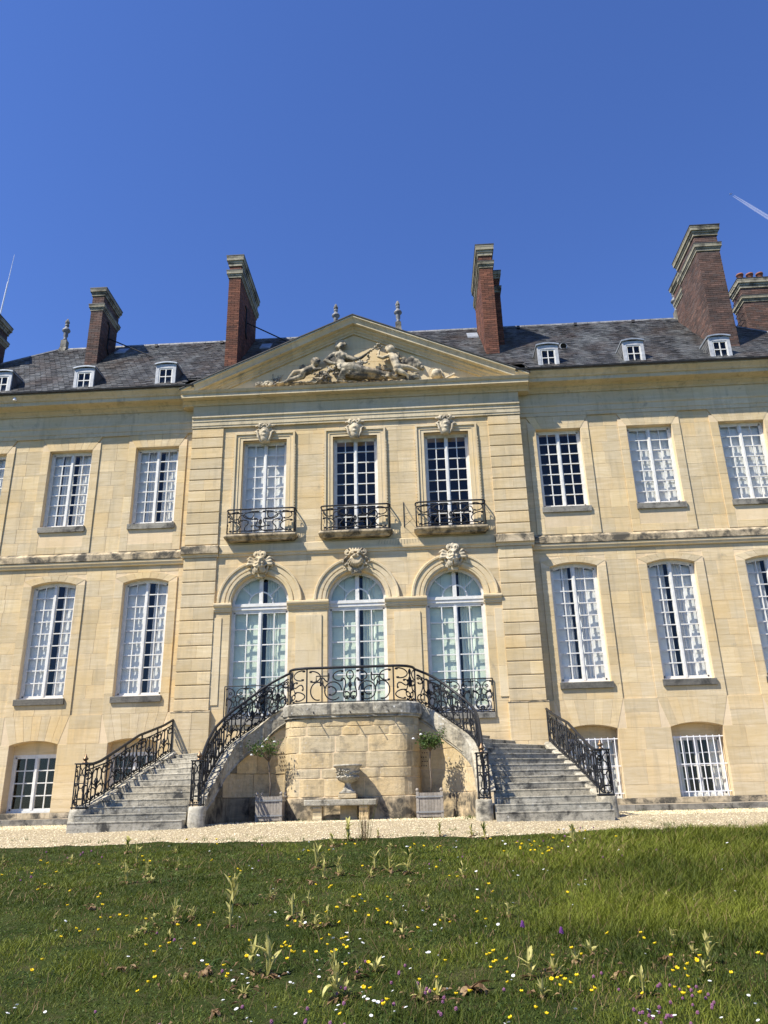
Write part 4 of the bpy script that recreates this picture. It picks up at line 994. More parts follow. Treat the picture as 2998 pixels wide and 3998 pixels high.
# ------------------------------------------------------------------ roof
EY, EZ, RM, RY = -0.60, 11.45, 1.02, 3.2
RZ = EZ+RM*(RY-EY)
def rz(y): return EZ+RM*(y-EY)
HX0, HX1, EX = -10.45, 10.7, 14.3
mb = MB()
CX, CYB = 4.80, -0.16
for pl in (((-EX, EY), (-CX, EY), (-CX, CYB), (HX0+(-EX-HX0)*(RY-CYB)/(RY-EY), CYB)), ((CX, EY), (EX, EY), (HX1+(EX-HX1)*(RY-CYB)/(RY-EY), CYB), (CX, CYB)), ((HX0+(-EX-HX0)*(RY-CYB)/(RY-EY), CYB), (HX1+(EX-HX1)*(RY-CYB)/(RY-EY), CYB), (HX1, RY), (HX0, RY))):
    mb.face([mb.add([(x, y, EZ+RM*(y-EY)-.03)]) for x, y in pl])
mb.face([mb.add([p]) for p in ((EX, 7.0, EZ-.03), (-EX, 7.0, EZ-.03), (HX0, RY, RZ-.03), (HX1, RY, RZ-.03))])
mb.face([mb.add([p]) for p in ((EX, EY, EZ-.03), (EX, 7.0, EZ-.03), (HX1, RY, RZ-.03))]); mb.face([mb.add([p]) for p in ((-EX, 7.0, EZ-.03), (-EX, EY, EZ-.03), (HX0, RY, RZ-.03))])
for xa_, xb_, ya_ in ((-EX, -CX, EY), (CX, EX, EY), (-CX, CX, CYB)): mb.face([mb.add([p]) for p in ((xa_, ya_, EZ-.035), (xa_, 7, EZ-.035), (xb_, 7, EZ-.035), (xb_, ya_, EZ-.035))])
roof = mb.build('roof', 'slate', chateau)
mb = MB(); nrow = 74; w = 0.17; nv = Vector((0, -RM, 1)).normalized(); cnt = 0
for k in range(nrow):
    y0 = EY+(RY-EY)*k/nrow; y1 = EY+(RY-EY)*min((k+1.25)/nrow, 1)
    t = k/nrow; xl = -EX+(HX0+EX)*t; xr = EX+(HX1-EX)*t; x = xl-(w/2 if k % 2 else 0)
    while x < xr:
        a, b = max(x+0.004, xl), min(x+w-0.004, xr); x += w
        if b-a < 0.03 or (y0 < CYB and -CX < (a+b)/2 < CX): continue
        o0 = 0.015+random.uniform(-.004, .007); o1 = 0.004; sk = random.uniform(-.006, .006)
        p = [(a, y0+sk-nv.y*0+nv.y*o0, rz(y0+sk)+nv.z*o0), (b, y0+nv.y*o0, rz(y0)+nv.z*o0), (b, y1+nv.y*o1, rz(y1)+nv.z*o1), (a, y1+nv.y*o1, rz(y1)+nv.z*o1)]
        mb.cur = random.random(); n = mb.add(p+[(a, y0+sk, rz(y0+sk)-.004), (b, y0, rz(y0)-.004)])
        mb.face((n, n+1, n+2, n+3)); mb.face((n+4, n+5, n+1, n))
mb.build('slates', 'slate', roof, kind='stuff')
mb = MB(); x = HX0
while x < HX1:
    mb.cur = random.random(); mb.prism_x([(RY-0.07, RZ-0.06), (RY-0.02, RZ+0.03), (RY+0.02, RZ+0.03), (RY+0.07, RZ-0.06)], x, min(x+0.42, HX1)+0.02); x += 0.42
mb.build('ridge_capping', 'old_lead', roof)
for s, hx in ((-1, HX0), (1, HX1)):
    mb = MB(); mb.tube([(hx, RY, RZ+0.01), (s*EX, EY, EZ+0.01)], 0.05, 6); mb.build('hip_capping', 'old_lead', roof)
for x, y in ((-7.0, 2.95), (-4.75, 2.95), (5.25, 2.95), (7.15, 2.98), (9.05, 2.98)):
    mb = MB(); mb.box(x-0.05, x+0.05, y-0.12, y+0.06, rz(y)-0.04, rz(y)+0.05); mb.build('roof_vent', 'lead_dark', roof)
mb = MB(); mb.tube([(6.2, 0.80, 12.98), (6.2, 1.2, 13.06)], 0.10, 14, cap=False); mb.tube([(6.2, 0.80, 12.98), (6.2, 0.805, 12.98)], [0.10, 0.115], 14, cap=False); mb.build('vent_pipe', 'zinc', roof)
mb = MB(); mb.tube([(6.2, 0.88, 12.99), (6.2, 1.1, 13.03)], 0.094, 14); mb.build('vent_opening', 'room_dark', roof)
for x0, y in ((-8.25, 2.6), (-3.3, 2.35), (3.5, 2.4)):      # small roof lights behind the chimneys
    mb = MB(); a = [(x0, y-.15, rz(y-.15)+.06), (x0+.35, y-.15, rz(y-.15)+.06), (x0+.35, y+.25, rz(y+.25)+.05), (x0, y+.25, rz(y+.25)+.05)]
    mb.hexa([(p, q, z-.08) for p, q, z in a]+a); mb.build('roof_light', 'zinc', roof)

# ---- dormers
def dormer(c, nm):
    hw = 0.29; yf = -0.42; z0, z1 = 11.52, 12.27
    mb = MB()
    mb.box(c-hw, c-hw+0.09, yf, yf+0.06, z0, z1); mb.box(c+hw-0.09, c+hw, yf, yf+0.06, z0, z1)
    mb.box(c-hw+0.09, c+hw-0.09, yf, yf+0.06, z1-0.13, z1); mb.box(c-hw+0.09, c+hw-0.09, yf-0.02, yf+0.06, z0, z0+0.09)
    D = mb.build('dormer', 'dormer_lead', chateau, label=nm)
    g = MB(); xl, xr, zl, zt = c-hw+0.09, c+hw-0.09, z0+0.09, z1-0.13
    for a, b in ((xl, xl+0.035), (xr-0.035, xr)): g.box(a, b, yf+0.012, yf+0.05, zl, zt)
    for a, b in ((zl, zl+0.035), (zt-0.035, zt)): g.box(xl+0.035, xr-0.035, yf+0.012, yf+0.05, a, b)
    g.box(c-0.012, c+0.012, yf+0.014, yf+0.045, zl+0.035, zt-0.035); g.box(xl+0.035, xr-0.035, yf+0.016, yf+0.043, (zl+zt)/2-0.012, (zl+zt)/2+0.012); g.build('sash', 'white_paint', D)
    for a, b in ((xl+0.03, c), (c, xr-0.03)):
        for p, q in ((zl+0.03, (zl+zt)/2), ((zl+zt)/2, zt-0.03)):
            k = MB(); n = k.add([(a, yf+0.032, p), (b, yf+0.032, p), (b, yf+0.032, q), (a, yf+0.032, q)]); k.face((n, n+1, n+2, n+3)); k.build('pane', 'glass', D)
    k = MB(); k.box(xl-0.02, xr+0.02, yf+0.28, yf+0.30, zl, zt); k.build('room', 'room_dark', D)
    yb = EY+(z1-EZ)/RM+0.03
    for s in (-1, 1):                         # cheeks, hung with slates
        k = MB()
        x = c+s*(hw-0.005); zb_ = rz(yf+0.06)-0.03
        k.hexa([(x-0.012, yf+0.06, zb_), (x+0.012, yf+0.06, zb_), (x+0.012, yb, z1-0.05), (x-0.012, yb, z1-0.05), (x-0.012, yf+0.06, z1), (x+0.012, yf+0.06, z1), (x+0.012, yb, z1), (x-0.012, yb, z1)])
        zz = rz(yf+0.06)
        while zz < z1-0.02:
            yy = yf+0.06
            while rz(yy+0.10) < zz+0.05 and yy < yb:
                k.cur = random.random(); xx = x+s*(0.014+random.uniform(0, .004)); xo = x+s*0.024
                k.quad((xo, yy+.002, zz), (xo, yy+.108, zz), (xx, yy+.108, zz+.12), (xx, yy+.002, zz+.12)); yy += 0.11
            zz += 0.09
        k.build('cheek', 'slate', D, kind='stuff')
    k = MB(); n = 6
    for i in range(n):
        a = c-hw-0.03+(2*hw+0.06)*i/n; b = c-hw-0.03+(2*hw+0.06)*(i+1)/n
        za = z1+0.05*(1-((a-c)/(hw+0.03))**2); zb2 = z1+0.05*(1-((b-c)/(hw+0.03))**2); y1 = EY+(z1+0.06-EZ)/RM+0.05
        k.hexa([(a, yf-0.05, za-.02), (b, yf-0.05, zb2-.02), (b, y1, zb2-.0), (a, y1, za-.0), (a, yf-0.05, za+.02), (b, yf-0.05, zb2+.02), (b, y1, zb2+.03), (a, y1, za+.03)])
    k.build('dormer_roof', 'zinc', D)
for c in (-10.2, -7.77, -5.39, 5.47, 7.84, 10.21): dormer(c, 'small white dormer window with zinc top')

# ---- chimneys
BR = [0]
def chimney(x0, x1, y0, y1, zb, zt, brick='brick_red', bands=None, label=None, many=False, pots=0):
    """brick stack with two moulded stone bands; bands = [(z low, z high, projection)]"""
    mb = MB(); mb.box(x0+0.012, x1-0.012, y0+0.012, y1-0.012, zb, zt-0.02); st = mb.build('chimney', 'brick_mortar', chateau, **({'label': label} if label else {}))
    bm = MB(); single = []
    bh, bl = 0.068, 0.215; k = 0; z = zb
    while z < zt-0.10:
        if not any(a-0.01 < z+bh/2 < b+0.01 for a, b, p in bands):
            for ax in range(4):
                a0, a1 = (x0, x1) if ax % 2 == 0 else (y0, y1); x = a0-(bl/2 if k % 2 else 0)
                while x < a1-0.01:
                    a, b = max(x+0.005, a0), min(x+bl-0.005, a1); x += bl
                    if b-a < 0.02: continue
                    tgt = bm
                    if many and ax == 0 and BR[0] < 300: tgt = MB(); BR[0] += 1; single.append(tgt)
                    tgt.cur = random.random(); o = random.uniform(0, .005)
                    if ax == 0: tgt.box(a, b, y0-o, y0+0.02, z+.005, z+bh-.005)
                    elif ax == 2: tgt.box(a, b, y1-0.02, y1+o, z+.005, z+bh-.005)
                    elif ax == 1: tgt.box(x1-0.02, x1+o, a, b, z+.005, z+bh-.005)
                    else: tgt.box(x0-o, x0+0.02, a, b, z+.005, z+bh-.005)
        z += bh; k += 1
    for t in single: t.build('brick', brick, st)
    bm.build('bricks', brick, st, kind='stuff')
    for a, b, p in bands:
        m2 = MB().rnd(0.2); h = b-a
        for f0, f1, q in ((0, .30, .35), (.30, .52, .6), (.52, .82, 1.0), (.82, 0.97, 1.08)): m2.box(x0-p*q, x1+p*q, y0-p*q, y1+p*q, a+h*f0, a+h*f1)
        m2.build('stone_band', 'stone_band', st)
        m3 = MB(); m3.box(x0-p*1.2, x1+p*1.2, y0-p*1.2, y1+p*1.2, b-h*0.03+0.001, b+0.02); m3.build('lead_flashing', 'lead_dark', st)
    for i in range(pots):
        m4 = MB(); px = x0+(x1-x0)*(i+0.7)/(pots+0.6); m4.lathe([(.11, 0), (.12, .04), (.105, .06), (.095, .40), (.12, .41), (.12, .46), (.09, .46)], (px, (y0+y1)/2, zt), 14); m4.build('chimney_pot', 'terracotta', st, smooth=True)
    return st
L1 = chimney(-8.76, -8.37, 1.5, 2.75, 12.9, 16.47, 'brick_brown', [(15.62, 15.84, .065), (16.19, 16.46, .075)], 'short brown brick chimney on the left roof slope')
mb = MB(); mb.lathe([(.10, 0), (.12, .03), (.07, .09), (.02, .11)], (-8.5, 1.8, 16.48), 12); mb.build('chimney_cowl', 'zinc', L1)
L2 = chimney(-4.02, -3.65, 0.72, 3.05, 12.2, 16.83, 'brick_red', [(16.02, 16.27, .07), (16.46, 16.82, .085)], 'tall slender red brick chimney left of the pediment')
R1 = chimney(3.88, 4.27, 0.65, 2.85, 12.0, 16.66, 'brick_red', [(15.83, 16.05, .06), (16.28, 16.65, .085)], 'tall slender red brick chimney right of the pediment')
chimney(4.285, 4.55, 1.42, 2.5, 12.6, 16.25, 'brick_red', [(15.45, 15.66, .05), (15.98, 16.24, .07)], 'lower stack built against the tall right chimney')
R2 = chimney(10.42, 11.09, 0.30, 1.92, 11.9, 16.64, 'brick_brown', [(15.74, 15.99, .07), (16.30, 16.63, .10)], 'broad brown brick chimney on the right roof slope', many=True)
chimney(10.47, 11.05, 1.94, 2.75, 13.5, 16.22, 'brick_brown', [(15.42, 15.64, .06), (15.98, 16.21, .09)], 'lower back part of the broad right chimney')
R3 = chimney(12.72, 13.9, 2.8, 3.5, 12.5, 16.45, 'brick_brown', [(15.56, 15.78, .07), (16.10, 16.44, .09)], 'far right brown brick chimney with terracotta pots', pots=3)
for k in range(7):                            # climbing irons
    z = 14.7+k*0.26; mb = MB(); mb.tube([(12.72, 2.95, z), (12.56, 2.95, z), (12.56, 3.25, z), (12.72, 3.25, z)], 0.012, 5); mb.build('climbing_iron', 'iron', R3)
chimney(-13.1, -11.75, 1.2, 2.0, 12.2, 15.50, 'brick_brown', [(14.67, 14.89, .07), (15.17, 15.49, .09)], 'brown brick chimney at the far left edge')
# iron stays with S-shaped anchors
def stay(ch, x, yc, za, end):
    mb = MB(); h = 0.62; pts = []
    for t in np.linspace(-1, 1, 25):
        dy = 0.0
        if abs(t) > 0.72: dy = math.copysign(0.16*math.sin((abs(t)-0.72)/0.28*math.pi*0.9), t)
        pts.append((x+0.02, yc-dy, za+t*h*(1 if abs(t) < 0.72 else 1.0)-(0.12*max(0, (abs(t)-0.86)/0.14)*math.copysign(1, t) if abs(t) > 0.86 else 0)))
    mb.tube(pts, 0.028, 6); mb.build('wall_anchor', 'iron', ch)
    mb = MB(); mb.tube([(x, yc, za), end], 0.020, 6); mb.build('tie_rod', 'iron', ch)
stay(L1, -8.37, 2.1, 14.95, (-6.72, 1.93, rz(1.93)))
stay(L2, -3.65, 1.6, 14.95, (-1.9, 2.1, rz(2.1)))

# ---- roof finials and lightning mast
def finial(x, y, z, label):
    F = thing('roof_finial', label, 'finial', (x, y, z), 'leaded finials along the roof ridge')
    mb = MB(); mb.prism_x([(y-.16, z-.12), (y-.10, z+.06), (y+.10, z+.06), (y+.16, z-.12)], x-.12, x+.12); mb.box(x-.10, x+.10, y-.10, y+.10, z+.06, z+.36); mb.build('pedestal', 'stone_sill', F)
    mb = MB(); mb.lathe([(.05, .36), (.085, .40), (.06, .46), (.05, .50), (.08, .56), (.075, .66), (.09, .72), (.135, .76), (.14, .80), (.10, .86), (.055, .92), (.05, .95), (.075, .98), (.075, 1.02), (.05, 1.05)], (x, y, z), 14); mb.build('vase', 'old_lead', F, smooth=True)
    mb = MB()
    for k in range(7):
        a = k*0.9; mb.tube([(x+.03*math.cos(a), y+.03*math.sin(a), z+1.03), (x+.055*math.cos(a+.4), y+.055*math.sin(a+.4), z+1.12), (x+.02*math.cos(a+.8), y+.02*math.sin(a+.8), z+1.26)], [.025, .03, .008], 5)
    mb.build('flame', 'stone_sill', F, smooth=True)
finial(HX0+.05, RY, RZ-.02, 'vase finial with flame on the left end of the ridge')
finial(-0.90, RY, RZ+.02, 'vase finial half hidden behind the left pediment slope')
finial(1.25, RY, RZ+.02, 'vase finial rising right of the pediment apex')
finial(HX1-.05, RY, RZ-.10, 'vase finial half hidden behind the broad right chimney')
mb = MB(); mb.tube([(-12.2, 2.0, 14.9), (-12.13, 2.0, 16.1), (-12.06, 2.0, 17.35)], 0.022, 6); mb.tube([(-12.06, 2.0, 17.35), (-12.0, 2.0, 18.5)], [0.012, 0.006], 6)
tag(mb.build('lightning_rod', 'white_metal'), 'thin white lightning rod rising at the left edge of the roof', 'lightning rod')
mb = MB(); mb.box(-9.72, -9.62, -.44, -.41, 11.26, 11.38); FL = tag(mb.build('floodlight', 'lead_dark'), 'small floodlight under the left gutter', 'floodlight')
mb = MB(); mb.lathe([(.03, 0), (.05, -.05), (.055, -.09)], (-9.66, -.50, 11.36), 10); mb.build('lamp_head', 'white_metal', FL)
# ---- sundial
SD = MB(); SD.box(1.262, 1.282, YP-.012, YP-.002, 7.10, 7.80)
SD = tag(SD.build('sundial', 'iron'), 'iron sundial gnomon with hour lines cut in the wall between two balconies', 'sundial')
g = MB(); tip = (1.50, -0.62, 7.16); g.tube([(1.272, YP-.01, 7.79), tip], .006, 5); g.tube([(1.272, YP-.01, 7.12), tip], .006, 5); g.tube([(1.272, YP-.01, 7.45), (1.40, -0.45, 7.4)], .005, 5); g.build('gnomon', 'iron', SD)
for k in range(15):
    x = 0.62+1.0*k/14; g = MB(); x2 = 1.28+(x-1.28)*1.05
    g.prism_y([(x2-.003, 6.62+.04*abs(k-7)/7), (x2+.003, 6.62+.04*abs(k-7)/7), (x+.003, 6.755), (x-.003, 6.755)], YP-.0315, YP-.02); g.build('hour_line', 'stone_sill', SD)

# ------------------------------------------------------------------ the double staircase
stair = thing('staircase', 'grey stone double staircase curving up to a railed landing', 'staircase', (0, -3.0, 0))
NI = 19; RISE = 0.125
def mirrorx(p, s): return (s*p[0],)+tuple(p[1:])
OUT_Y = [-4.95, -4.70, -4.40, -4.05, -3.65, -3.25, -2.85, -2.40, -1.90, -1.40, -0.90]
O_ = [(4.80 if y < -4.6 else 4.60+0.16*(-y/4.4)**1.0, y) for y in OUT_Y]+[(4.45, -0.34), (3.70, -0.30), (3.12, -0.30), (2.75, -0.30), (2.45, -0.30), (2.15, -0.30), (1.88, -0.30), (1.60, -0.30)]
IN_Y = [-4.75, -4.52, -4.28, -4.02, -3.77, -3.50, -3.23, -2.97]
I_ = [(2.80, y) for y in IN_Y]+[(1.47+1.33*math.cos(rad(a)), -2.75+1.33*math.sin(rad(a))) for a in (3, 13, 23, 33, 43, 52, 60, 68, 76, 83, 90)]
for s in (-1, 1):
    for i in range(NI):
        z1 = RISE*(i+1); z0 = -0.16 if i == 0 else z1-RISE-0.03
        a = Vector((*I_[i], 0)); b = Vector((*O_[i], 0)); j = min(i+2, NI-1)
        c = Vector((*O_[j], 0)); d = Vector((*I_[j], 0))
        if i >= NI-2: c = Vector((0.9, -0.30, 0)); d = Vector((0.9, -1.45, 0))
        mid = O_[12] if False else None
        poly = [a, b, c, d]
        if i in (10, 11): poly = [a, b, Vector((4.45, -0.30, 0)), c, d]
        t = (b-a).normalized(); nrm = Vector((t.y, -t.x, 0)); nrm = nrm if nrm.y < 0 else -nrm
        mb = MB().rnd(); k = len(poly)
        jit = [random.uniform(-.004, .004) for _ in range(k)]
        # tread with a rounded nosing
        def ring(z, off): return [(s*(p.x+(nrm.x*off if q < 2 else 0)), p.y+(nrm.y*off if q < 2 else 0), z+(jit[q] if z == z1 else 0)) for q, p in enumerate(poly)]
        rows = [mb.add(ring(z, o)) for z, o in ((z0, 0.0), (z1-0.03, 0.002), (z1-0.022, 0.009), (z1-0.008, 0.010), (z1, 0.0))]
        for p, q in zip(rows, rows[1:]):
            for e in range(k): mb.face((p+e, p+(e+1) % k, q+(e+1) % k, q+e))
        mb.face(range(rows[-1], rows[-1]+k)); mb.build('step', 'stone_step', stair)
mb = MB().rnd(); mb.box(-1.62, 1.62, -1.7, -0.22, 2.20, 2.372); mb.box(-1.0, 1.0, -2.1, -1.7, 2.20, 2.372); mb.build('landing', 'stone_step', stair)
# platform front, following a rounded plan
pp = [(-1.47, -1.60)]+[(-0.97-0.5*math.cos(t), -1.80-0.5*math.sin(t)) for t in np.linspace(0, math.pi/2, 9)]+[(0.97+0.5*math.sin(t), -1.80-0.5*math.cos(t)) for t in np.linspace(0, math.pi/2, 9)]+[(1.47, -1.60)]
PP = Path(pp)
def path_block(path, s0, s1, zlo, zhi, t0, t1, mat, name, parent, ch=0.008, step=0.09, rv=None):
    """stone along a plan path; t = outward offset (right of travel); zlo, zhi functions of s"""
    n = max(1, int(math.ceil((s1-s0)/step))); ts = np.linspace(s0, s1, n+1); mb = MB().rnd(rv); rows = []
    for i, t in enumerate(ts):
        q = path.at(t); nn = path.nrm(t); a, b = zlo(t), zhi(t)
        if b-a < 0.004: b = a+0.004
        c = min(ch, (b-a)*0.3)
        e = (c if i in (0, n) else 0)
        rows.append(mb.add([(q[0]+nn[0]*o, q[1]+nn[1]*o, z) for o, z in ((t0, a), (t1-c-e, a), (t1-e, a+c), (t1-e, b-c), (t1-c-e, b), (t0, b))]))
    for a, b in zip(rows, rows[1:]):
        for e in range(6): mb.face((a+e, a+(e+1) % 6, b+(e+1) % 6, b+e))
    mb.face(range(rows[0]+5, rows[0]-1, -1)); mb.face(range(rows[-1], rows[-1]+6))
    return mb.build(name, mat, parent)
def core_strip(path, zlo, zhi, t0, t1, mat, name, parent, step=0.09):
    return path_block(path, 0, path.L, zlo, zhi, t0, t1, mat, name, parent, 0.001, step)
pw = core_strip(PP, lambda t: 0, lambda t: 2.06, -0.45, -0.012, 'mortar', 'platform_wall', stair)
pcour = [(0.0, 0.46, 1.25, 0.035, 'limestone_weathered'), (0.46, 0.83, 0.85, 0, 'limestone_rough'), (0.83, 1.03, 0.7, 0, 'limestone_rough'), (1.03, 1.35, 0.85, 0, 'limestone_rough'), (1.35, 1.70, 0.8, 0, 'limestone_rough'), (1.70, 1.885, 0.55, 0, 'limestone_rough'), (1.885, 2.06, 0.5, 0, 'limestone_rough')]
for za, zb, L, pr, mat in pcour:
    n = round(PP.L/L); cuts = [0]+[PP.L*(k+random.uniform(-.22, .22))/n for k in range(1, n)]+[PP.L]
    for a, b in zip(cuts, cuts[1:]): path_block(PP, a+.004, b-.004, lambda t: za+.004, lambda t: zb-.004, -0.05, pr+random.uniform(-.004, .006), mat, 'stone', pw, ch=0.012)
n = 5; cuts = [0, 0.55, 1.55, 2.45, PP.L-0.6, PP.L]
cp = core_strip(PP, lambda t: 2.08, lambda t: 2.36, -0.30, 0.03, 'mortar', 'coping', stair)
for a, b in zip(cuts, cuts[1:]):
    path_block(PP, a+.002, b-.002, lambda t: 2.065, lambda t: 2.105, -0.1, 0.045, 'stone_lichen', 'coping_stone', cp, ch=0.015)
    path_block(PP, a+.002, b-.002, lambda t: 2.106, lambda t: 2.382, -0.32, 0.075, 'stone_lichen', 'coping_stone', cp, ch=0.03)
for x in (-0.79, 0.0, 0.82):                  # iron pegs below the coping
    mb = MB(); mb.tube([(x, -2.36, 2.20), (x+.03, -2.52, 2.14)], 0.012, 5); mb.build('iron_peg', 'iron', stair)
mb = MB(); mb.tube([(0.62, -2.28, 1.86), (0.64, -2.42, 1.84)], 0.01, 5); mb.build('iron_peg', 'iron', stair)
# niche walls under the flights
ZC = [(90, 2.38, 2.06), (80, 2.30, 1.95), (70, 2.19, 1.80), (60, 2.03, 1.60), (50, 1.89, 1.48), (40, 1.77, 1.36), (30, 1.65, 1.23), (20, 1.52, 1.09), (10, 1.40, 0.99), (0, 1.28, 0.90)]
NP = [(1.47+1.13*math.cos(rad(a)), -2.75+1.13*math.sin(rad(a)), zt, zb) for a, zt, zb in ZC]+[(2.60, -3.2, 1.05, 0.69), (2.60, -3.7, 0.80, 0.45), (2.60, -4.0, 0.64, 0.33), (2.60, -4.3, 0.48, 0.22)]
RAILZ = [3.14, 3.06, 2.94, 2.79, 2.63, 2.48, 2.35, 2.22, 2.11, 2.01]
for s in (-1, 1):
    path = Path([(s*p[0], p[1], p[2], p[3]) for p in (NP if s > 0 else NP)])
    sg = 1 if s > 0 else -1                   # which side of travel faces the court
    zt = lambda t: path.at(t)[2]; zb = lambda t: path.at(t)[3]
    def PB(a, b, zl, zh, o0, o1, mat, nm, par, **k): return path_block(path, a, b, zl, zh, sg*o0, sg*o1, mat, nm, par, **k)
    # side facing the niche: travel from landing to pillar on the right flight has the niche on its right
    nw = PB(0, path.L, lambda t: 0, lambda t: max(zb(t), 0.05), -0.22, -0.010, 'mortar', 'niche_wall', stair, ch=0.001)
    for za, zc, L, pr, mat in ((0.0, 0.50, 0.9, 0.02, 'stone_stained_shade' if s < 0 else 'limestone_weathered'), (0.50, 0.98, 0.75, 0, 'limestone_rough'), (0.98, 1.40, 0.6, 0, 'limestone_rough'), (1.40, 2.06, 0.6, 0, 'limestone_rough')):
        n = round(path.L/L); cuts = [0.002]+[path.L*(k+random.uniform(-.2, .2))/n for k in range(1, n)]+[path.L]
        for a, b in zip(cuts, cuts[1:]):
            smax = b
            ok = [t for t in np.linspace(a, b, 24) if zb(t) > za+0.03]
            if not ok or max(ok)-a < 0.05: continue
            b2 = max(ok)
            if s < 0 and a > 1.0: mat = 'stone_stained_shade'  # shaded left recess: stains and shade both carried by the darker stone colour
            PB(a+.004, b2-.004, lambda t: za+.004, lambda t: min(zc-.004, zb(t)), -0.04, pr+random.uniform(-.003, .005), mat, 'stone', nw, ch=0.01)
    for k in range(5):                        # pierced ventilation slab
        for j in range(3):
            g = MB()
            t = 0.03+0.05*j+(0.025 if k % 2 else 0); q = path.at(t); nn = path.nrm(t)*sg; z = 1.06+k*0.09
            g.tube([(q[0]+nn[0]*0.003, q[1]+nn[1]*0.003, z), (q[0]+nn[0]*0.014, q[1]+nn[1]*0.014, z)], 0.013, 6); g.build('vent_hole', 'room_dark', nw)
    n = 6; cuts = [path.L*k/n for k in range(n+1)]
    cpn = PB(0, path.L, lambda t: zb(t)+0.02, lambda t: zt(t)-0.02, -0.22, -0.02, 'mortar', 'coping', stair, ch=0.001)
    for a, b in zip(cuts, cuts[1:]):
        PB(a+.002, b-.002, lambda t: zb(t)+.003, lambda t: zt(t), -0.25, 0.06, 'stone_lichen', 'coping_stone', cpn, ch=0.025)
    PB(0.002, path.L, lambda t: zb(t)-0.05, lambda t: zb(t), -0.1, 0.03, 'stone_lichen', 'coping_moulding', cpn, ch=0.012)
    # outer string wall
    OP = [(4.51, -0.30, 1.58, 2.33), (4.56, -0.80, 1.41, 2.16), (4.62, -1.60, 1.17, 1.96), (4.66, -2.10, 1.04, 1.84), (4.70, -3.10, 0.75, 1.49), (4.73, -3.90, 0.53, 1.22), (4.76, -4.20, 0.44, 1.15), (4.79, -4.45, 0.40, 1.14)]
    op = Path([(s*p[0], p[1], p[2], p[3]) for p in OP]); zo = lambda t: op.at(t)[2]
    ow = path_block(op, 0, op.L, lambda t: 0, lambda t: zo(t)-0.12, -0.12, 0.12, 'limestone_weathered', 'string_wall', stair, ch=0.004)
    cuts = [op.L*k/5 for k in range(6)]
    for a, b in zip(cuts, cuts[1:]): path_block(op, a+.002, b-.002, lambda t: zo(t)-0.12, lambda t: zo(t), -0.15, 0.15, 'stone_lichen', 'coping_stone', ow, ch=0.03)
    # end pillars
    for px, py, r0 in ((2.61, -4.47, 0.15), (4.79, -4.47, 0.175)):
        mb = MB().rnd(); pl = []
        for zz, k in ((-0.08, 1.12), (0.06, 1.06), (0.28, 1.0), (0.325, 0.97), (0.345, 0.88)):
            ring = []
            for a in np.linspace(0, 2*math.pi, 20, endpoint=False):
                cxx, cyy = math.cos(a), math.sin(a); q = 0.55; m_ = (abs(cxx)**(2/q*0.5)+abs(cyy)**(2/q*0.5))**(-q) if False else 1/max(abs(cxx)**3+abs(cyy)**3, 1e-6)**(1/3)
                ring.append((s*px+cxx*m_*r0*k, py+cyy*m_*r0*k*1.15, zz))
            pl.append(mb.add(ring))
        for a, b in zip(pl, pl[1:]):
            for e in range(20): mb.face((a+e, a+(e+1) % 20, b+(e+1) % 20, b+e))
        mb.face(range(pl[-1], pl[-1]+20)); mb.build('pillar', 'stone_lichen', stair, smooth=True)
    # railings
    IR = [(s*(1.47+1.22*math.cos(rad(a))), -2.75+1.22*math.sin(rad(a)), zt_-0.0, rz_) for (a, zt_, zb_), rz_ in zip(ZC, RAILZ)]
    IR = [(s*1.42, -1.66, 2.38, 3.155)]+IR[1:]+[(s*2.69, -3.2, 1.05, 1.85), (s*2.68, -3.7, 0.80, 1.58), (s*2.67, -4.0, 0.64, 1.36), (s*2.66, -4.2, 0.52, 1.19), (s*2.64, -4.36, 0.42, 1.145)]
    ip = Path(IR); L = ip.L; n = 6
    cells = [(0.04+(L-0.1)*k/n, 0.04+(L-0.1)*(k+1)/n-0.02, stair_cell) for k in range(n)]
    railing(stair, ip, 2, 3, cells, [0.0]+[0.03+(L-0.1)*k/n for k in range(1, n)]+[L-0.03], label='curved inner railing of the %s flight' % ('right' if s > 0 else 'left'))
    n = 5; L = op.L
    cells = [(0.03+(L-0.06)*k/n, 0.03+(L-0.06)*(k+1)/n-0.02, stair_cell) for k in range(n)]
    railing(stair, op, 2, 3, cells, [0.01]+[0.02+(L-0.06)*k/n for k in range(1, n)]+[L-0.02], label='outer railing of the %s flight' % ('right' if s > 0 else 'left'))
    # newel cages with a brass finial
    for px, py, wd in ((2.63, -4.46, 0.10), (4.79, -4.48, 0.125)):
        g = MB(); cx = s*px
        for dx in (-wd, wd):
            for dy in (-0.09, 0.09): g.tube([(cx+dx, py+dy, 0.34), (cx+dx, py+dy, 1.13)], 0.013, 5)
        g.box(cx-wd-.025, cx+wd+.025, py-.115, py+.115, 1.13, 1.15); g.box(cx-wd-.02, cx+wd+.02, py-.11, py+.11, 0.36, 0.385)
        N = g.build('newel', 'iron', stair)
        P2 = Path([(cx-wd, py-.09, 0.38, 1.12), (cx+wd, py-.09, 0.38, 1.12)])
        H = 0.74; lw = 2*wd
        iron_panel(N, P2, 0, lw, lambda q: 0.38, lambda q: 1.12, unit([circle(lw/2, .60*H, lw*.30, .16*H, 14), cs(C_CURL, 0.01, lw*.48, .72*H, .96*H), cs(C_CURL, lw*.52, lw*.99, .72*H, .96*H, True), cs(S_CURL, 0.02, lw*.55, .18*H, .52*H), cs(S_CURL, lw*.45, lw-.02, .18*H, .52*H, True), cs(C_CURL, 0.02, lw*.48, .03*H, .20*H, True), cs(C_CURL, lw*.52, lw-.02, .03*H, .20*H), [(0, .56*H), (lw, .56*H)]], H), 0.0095)
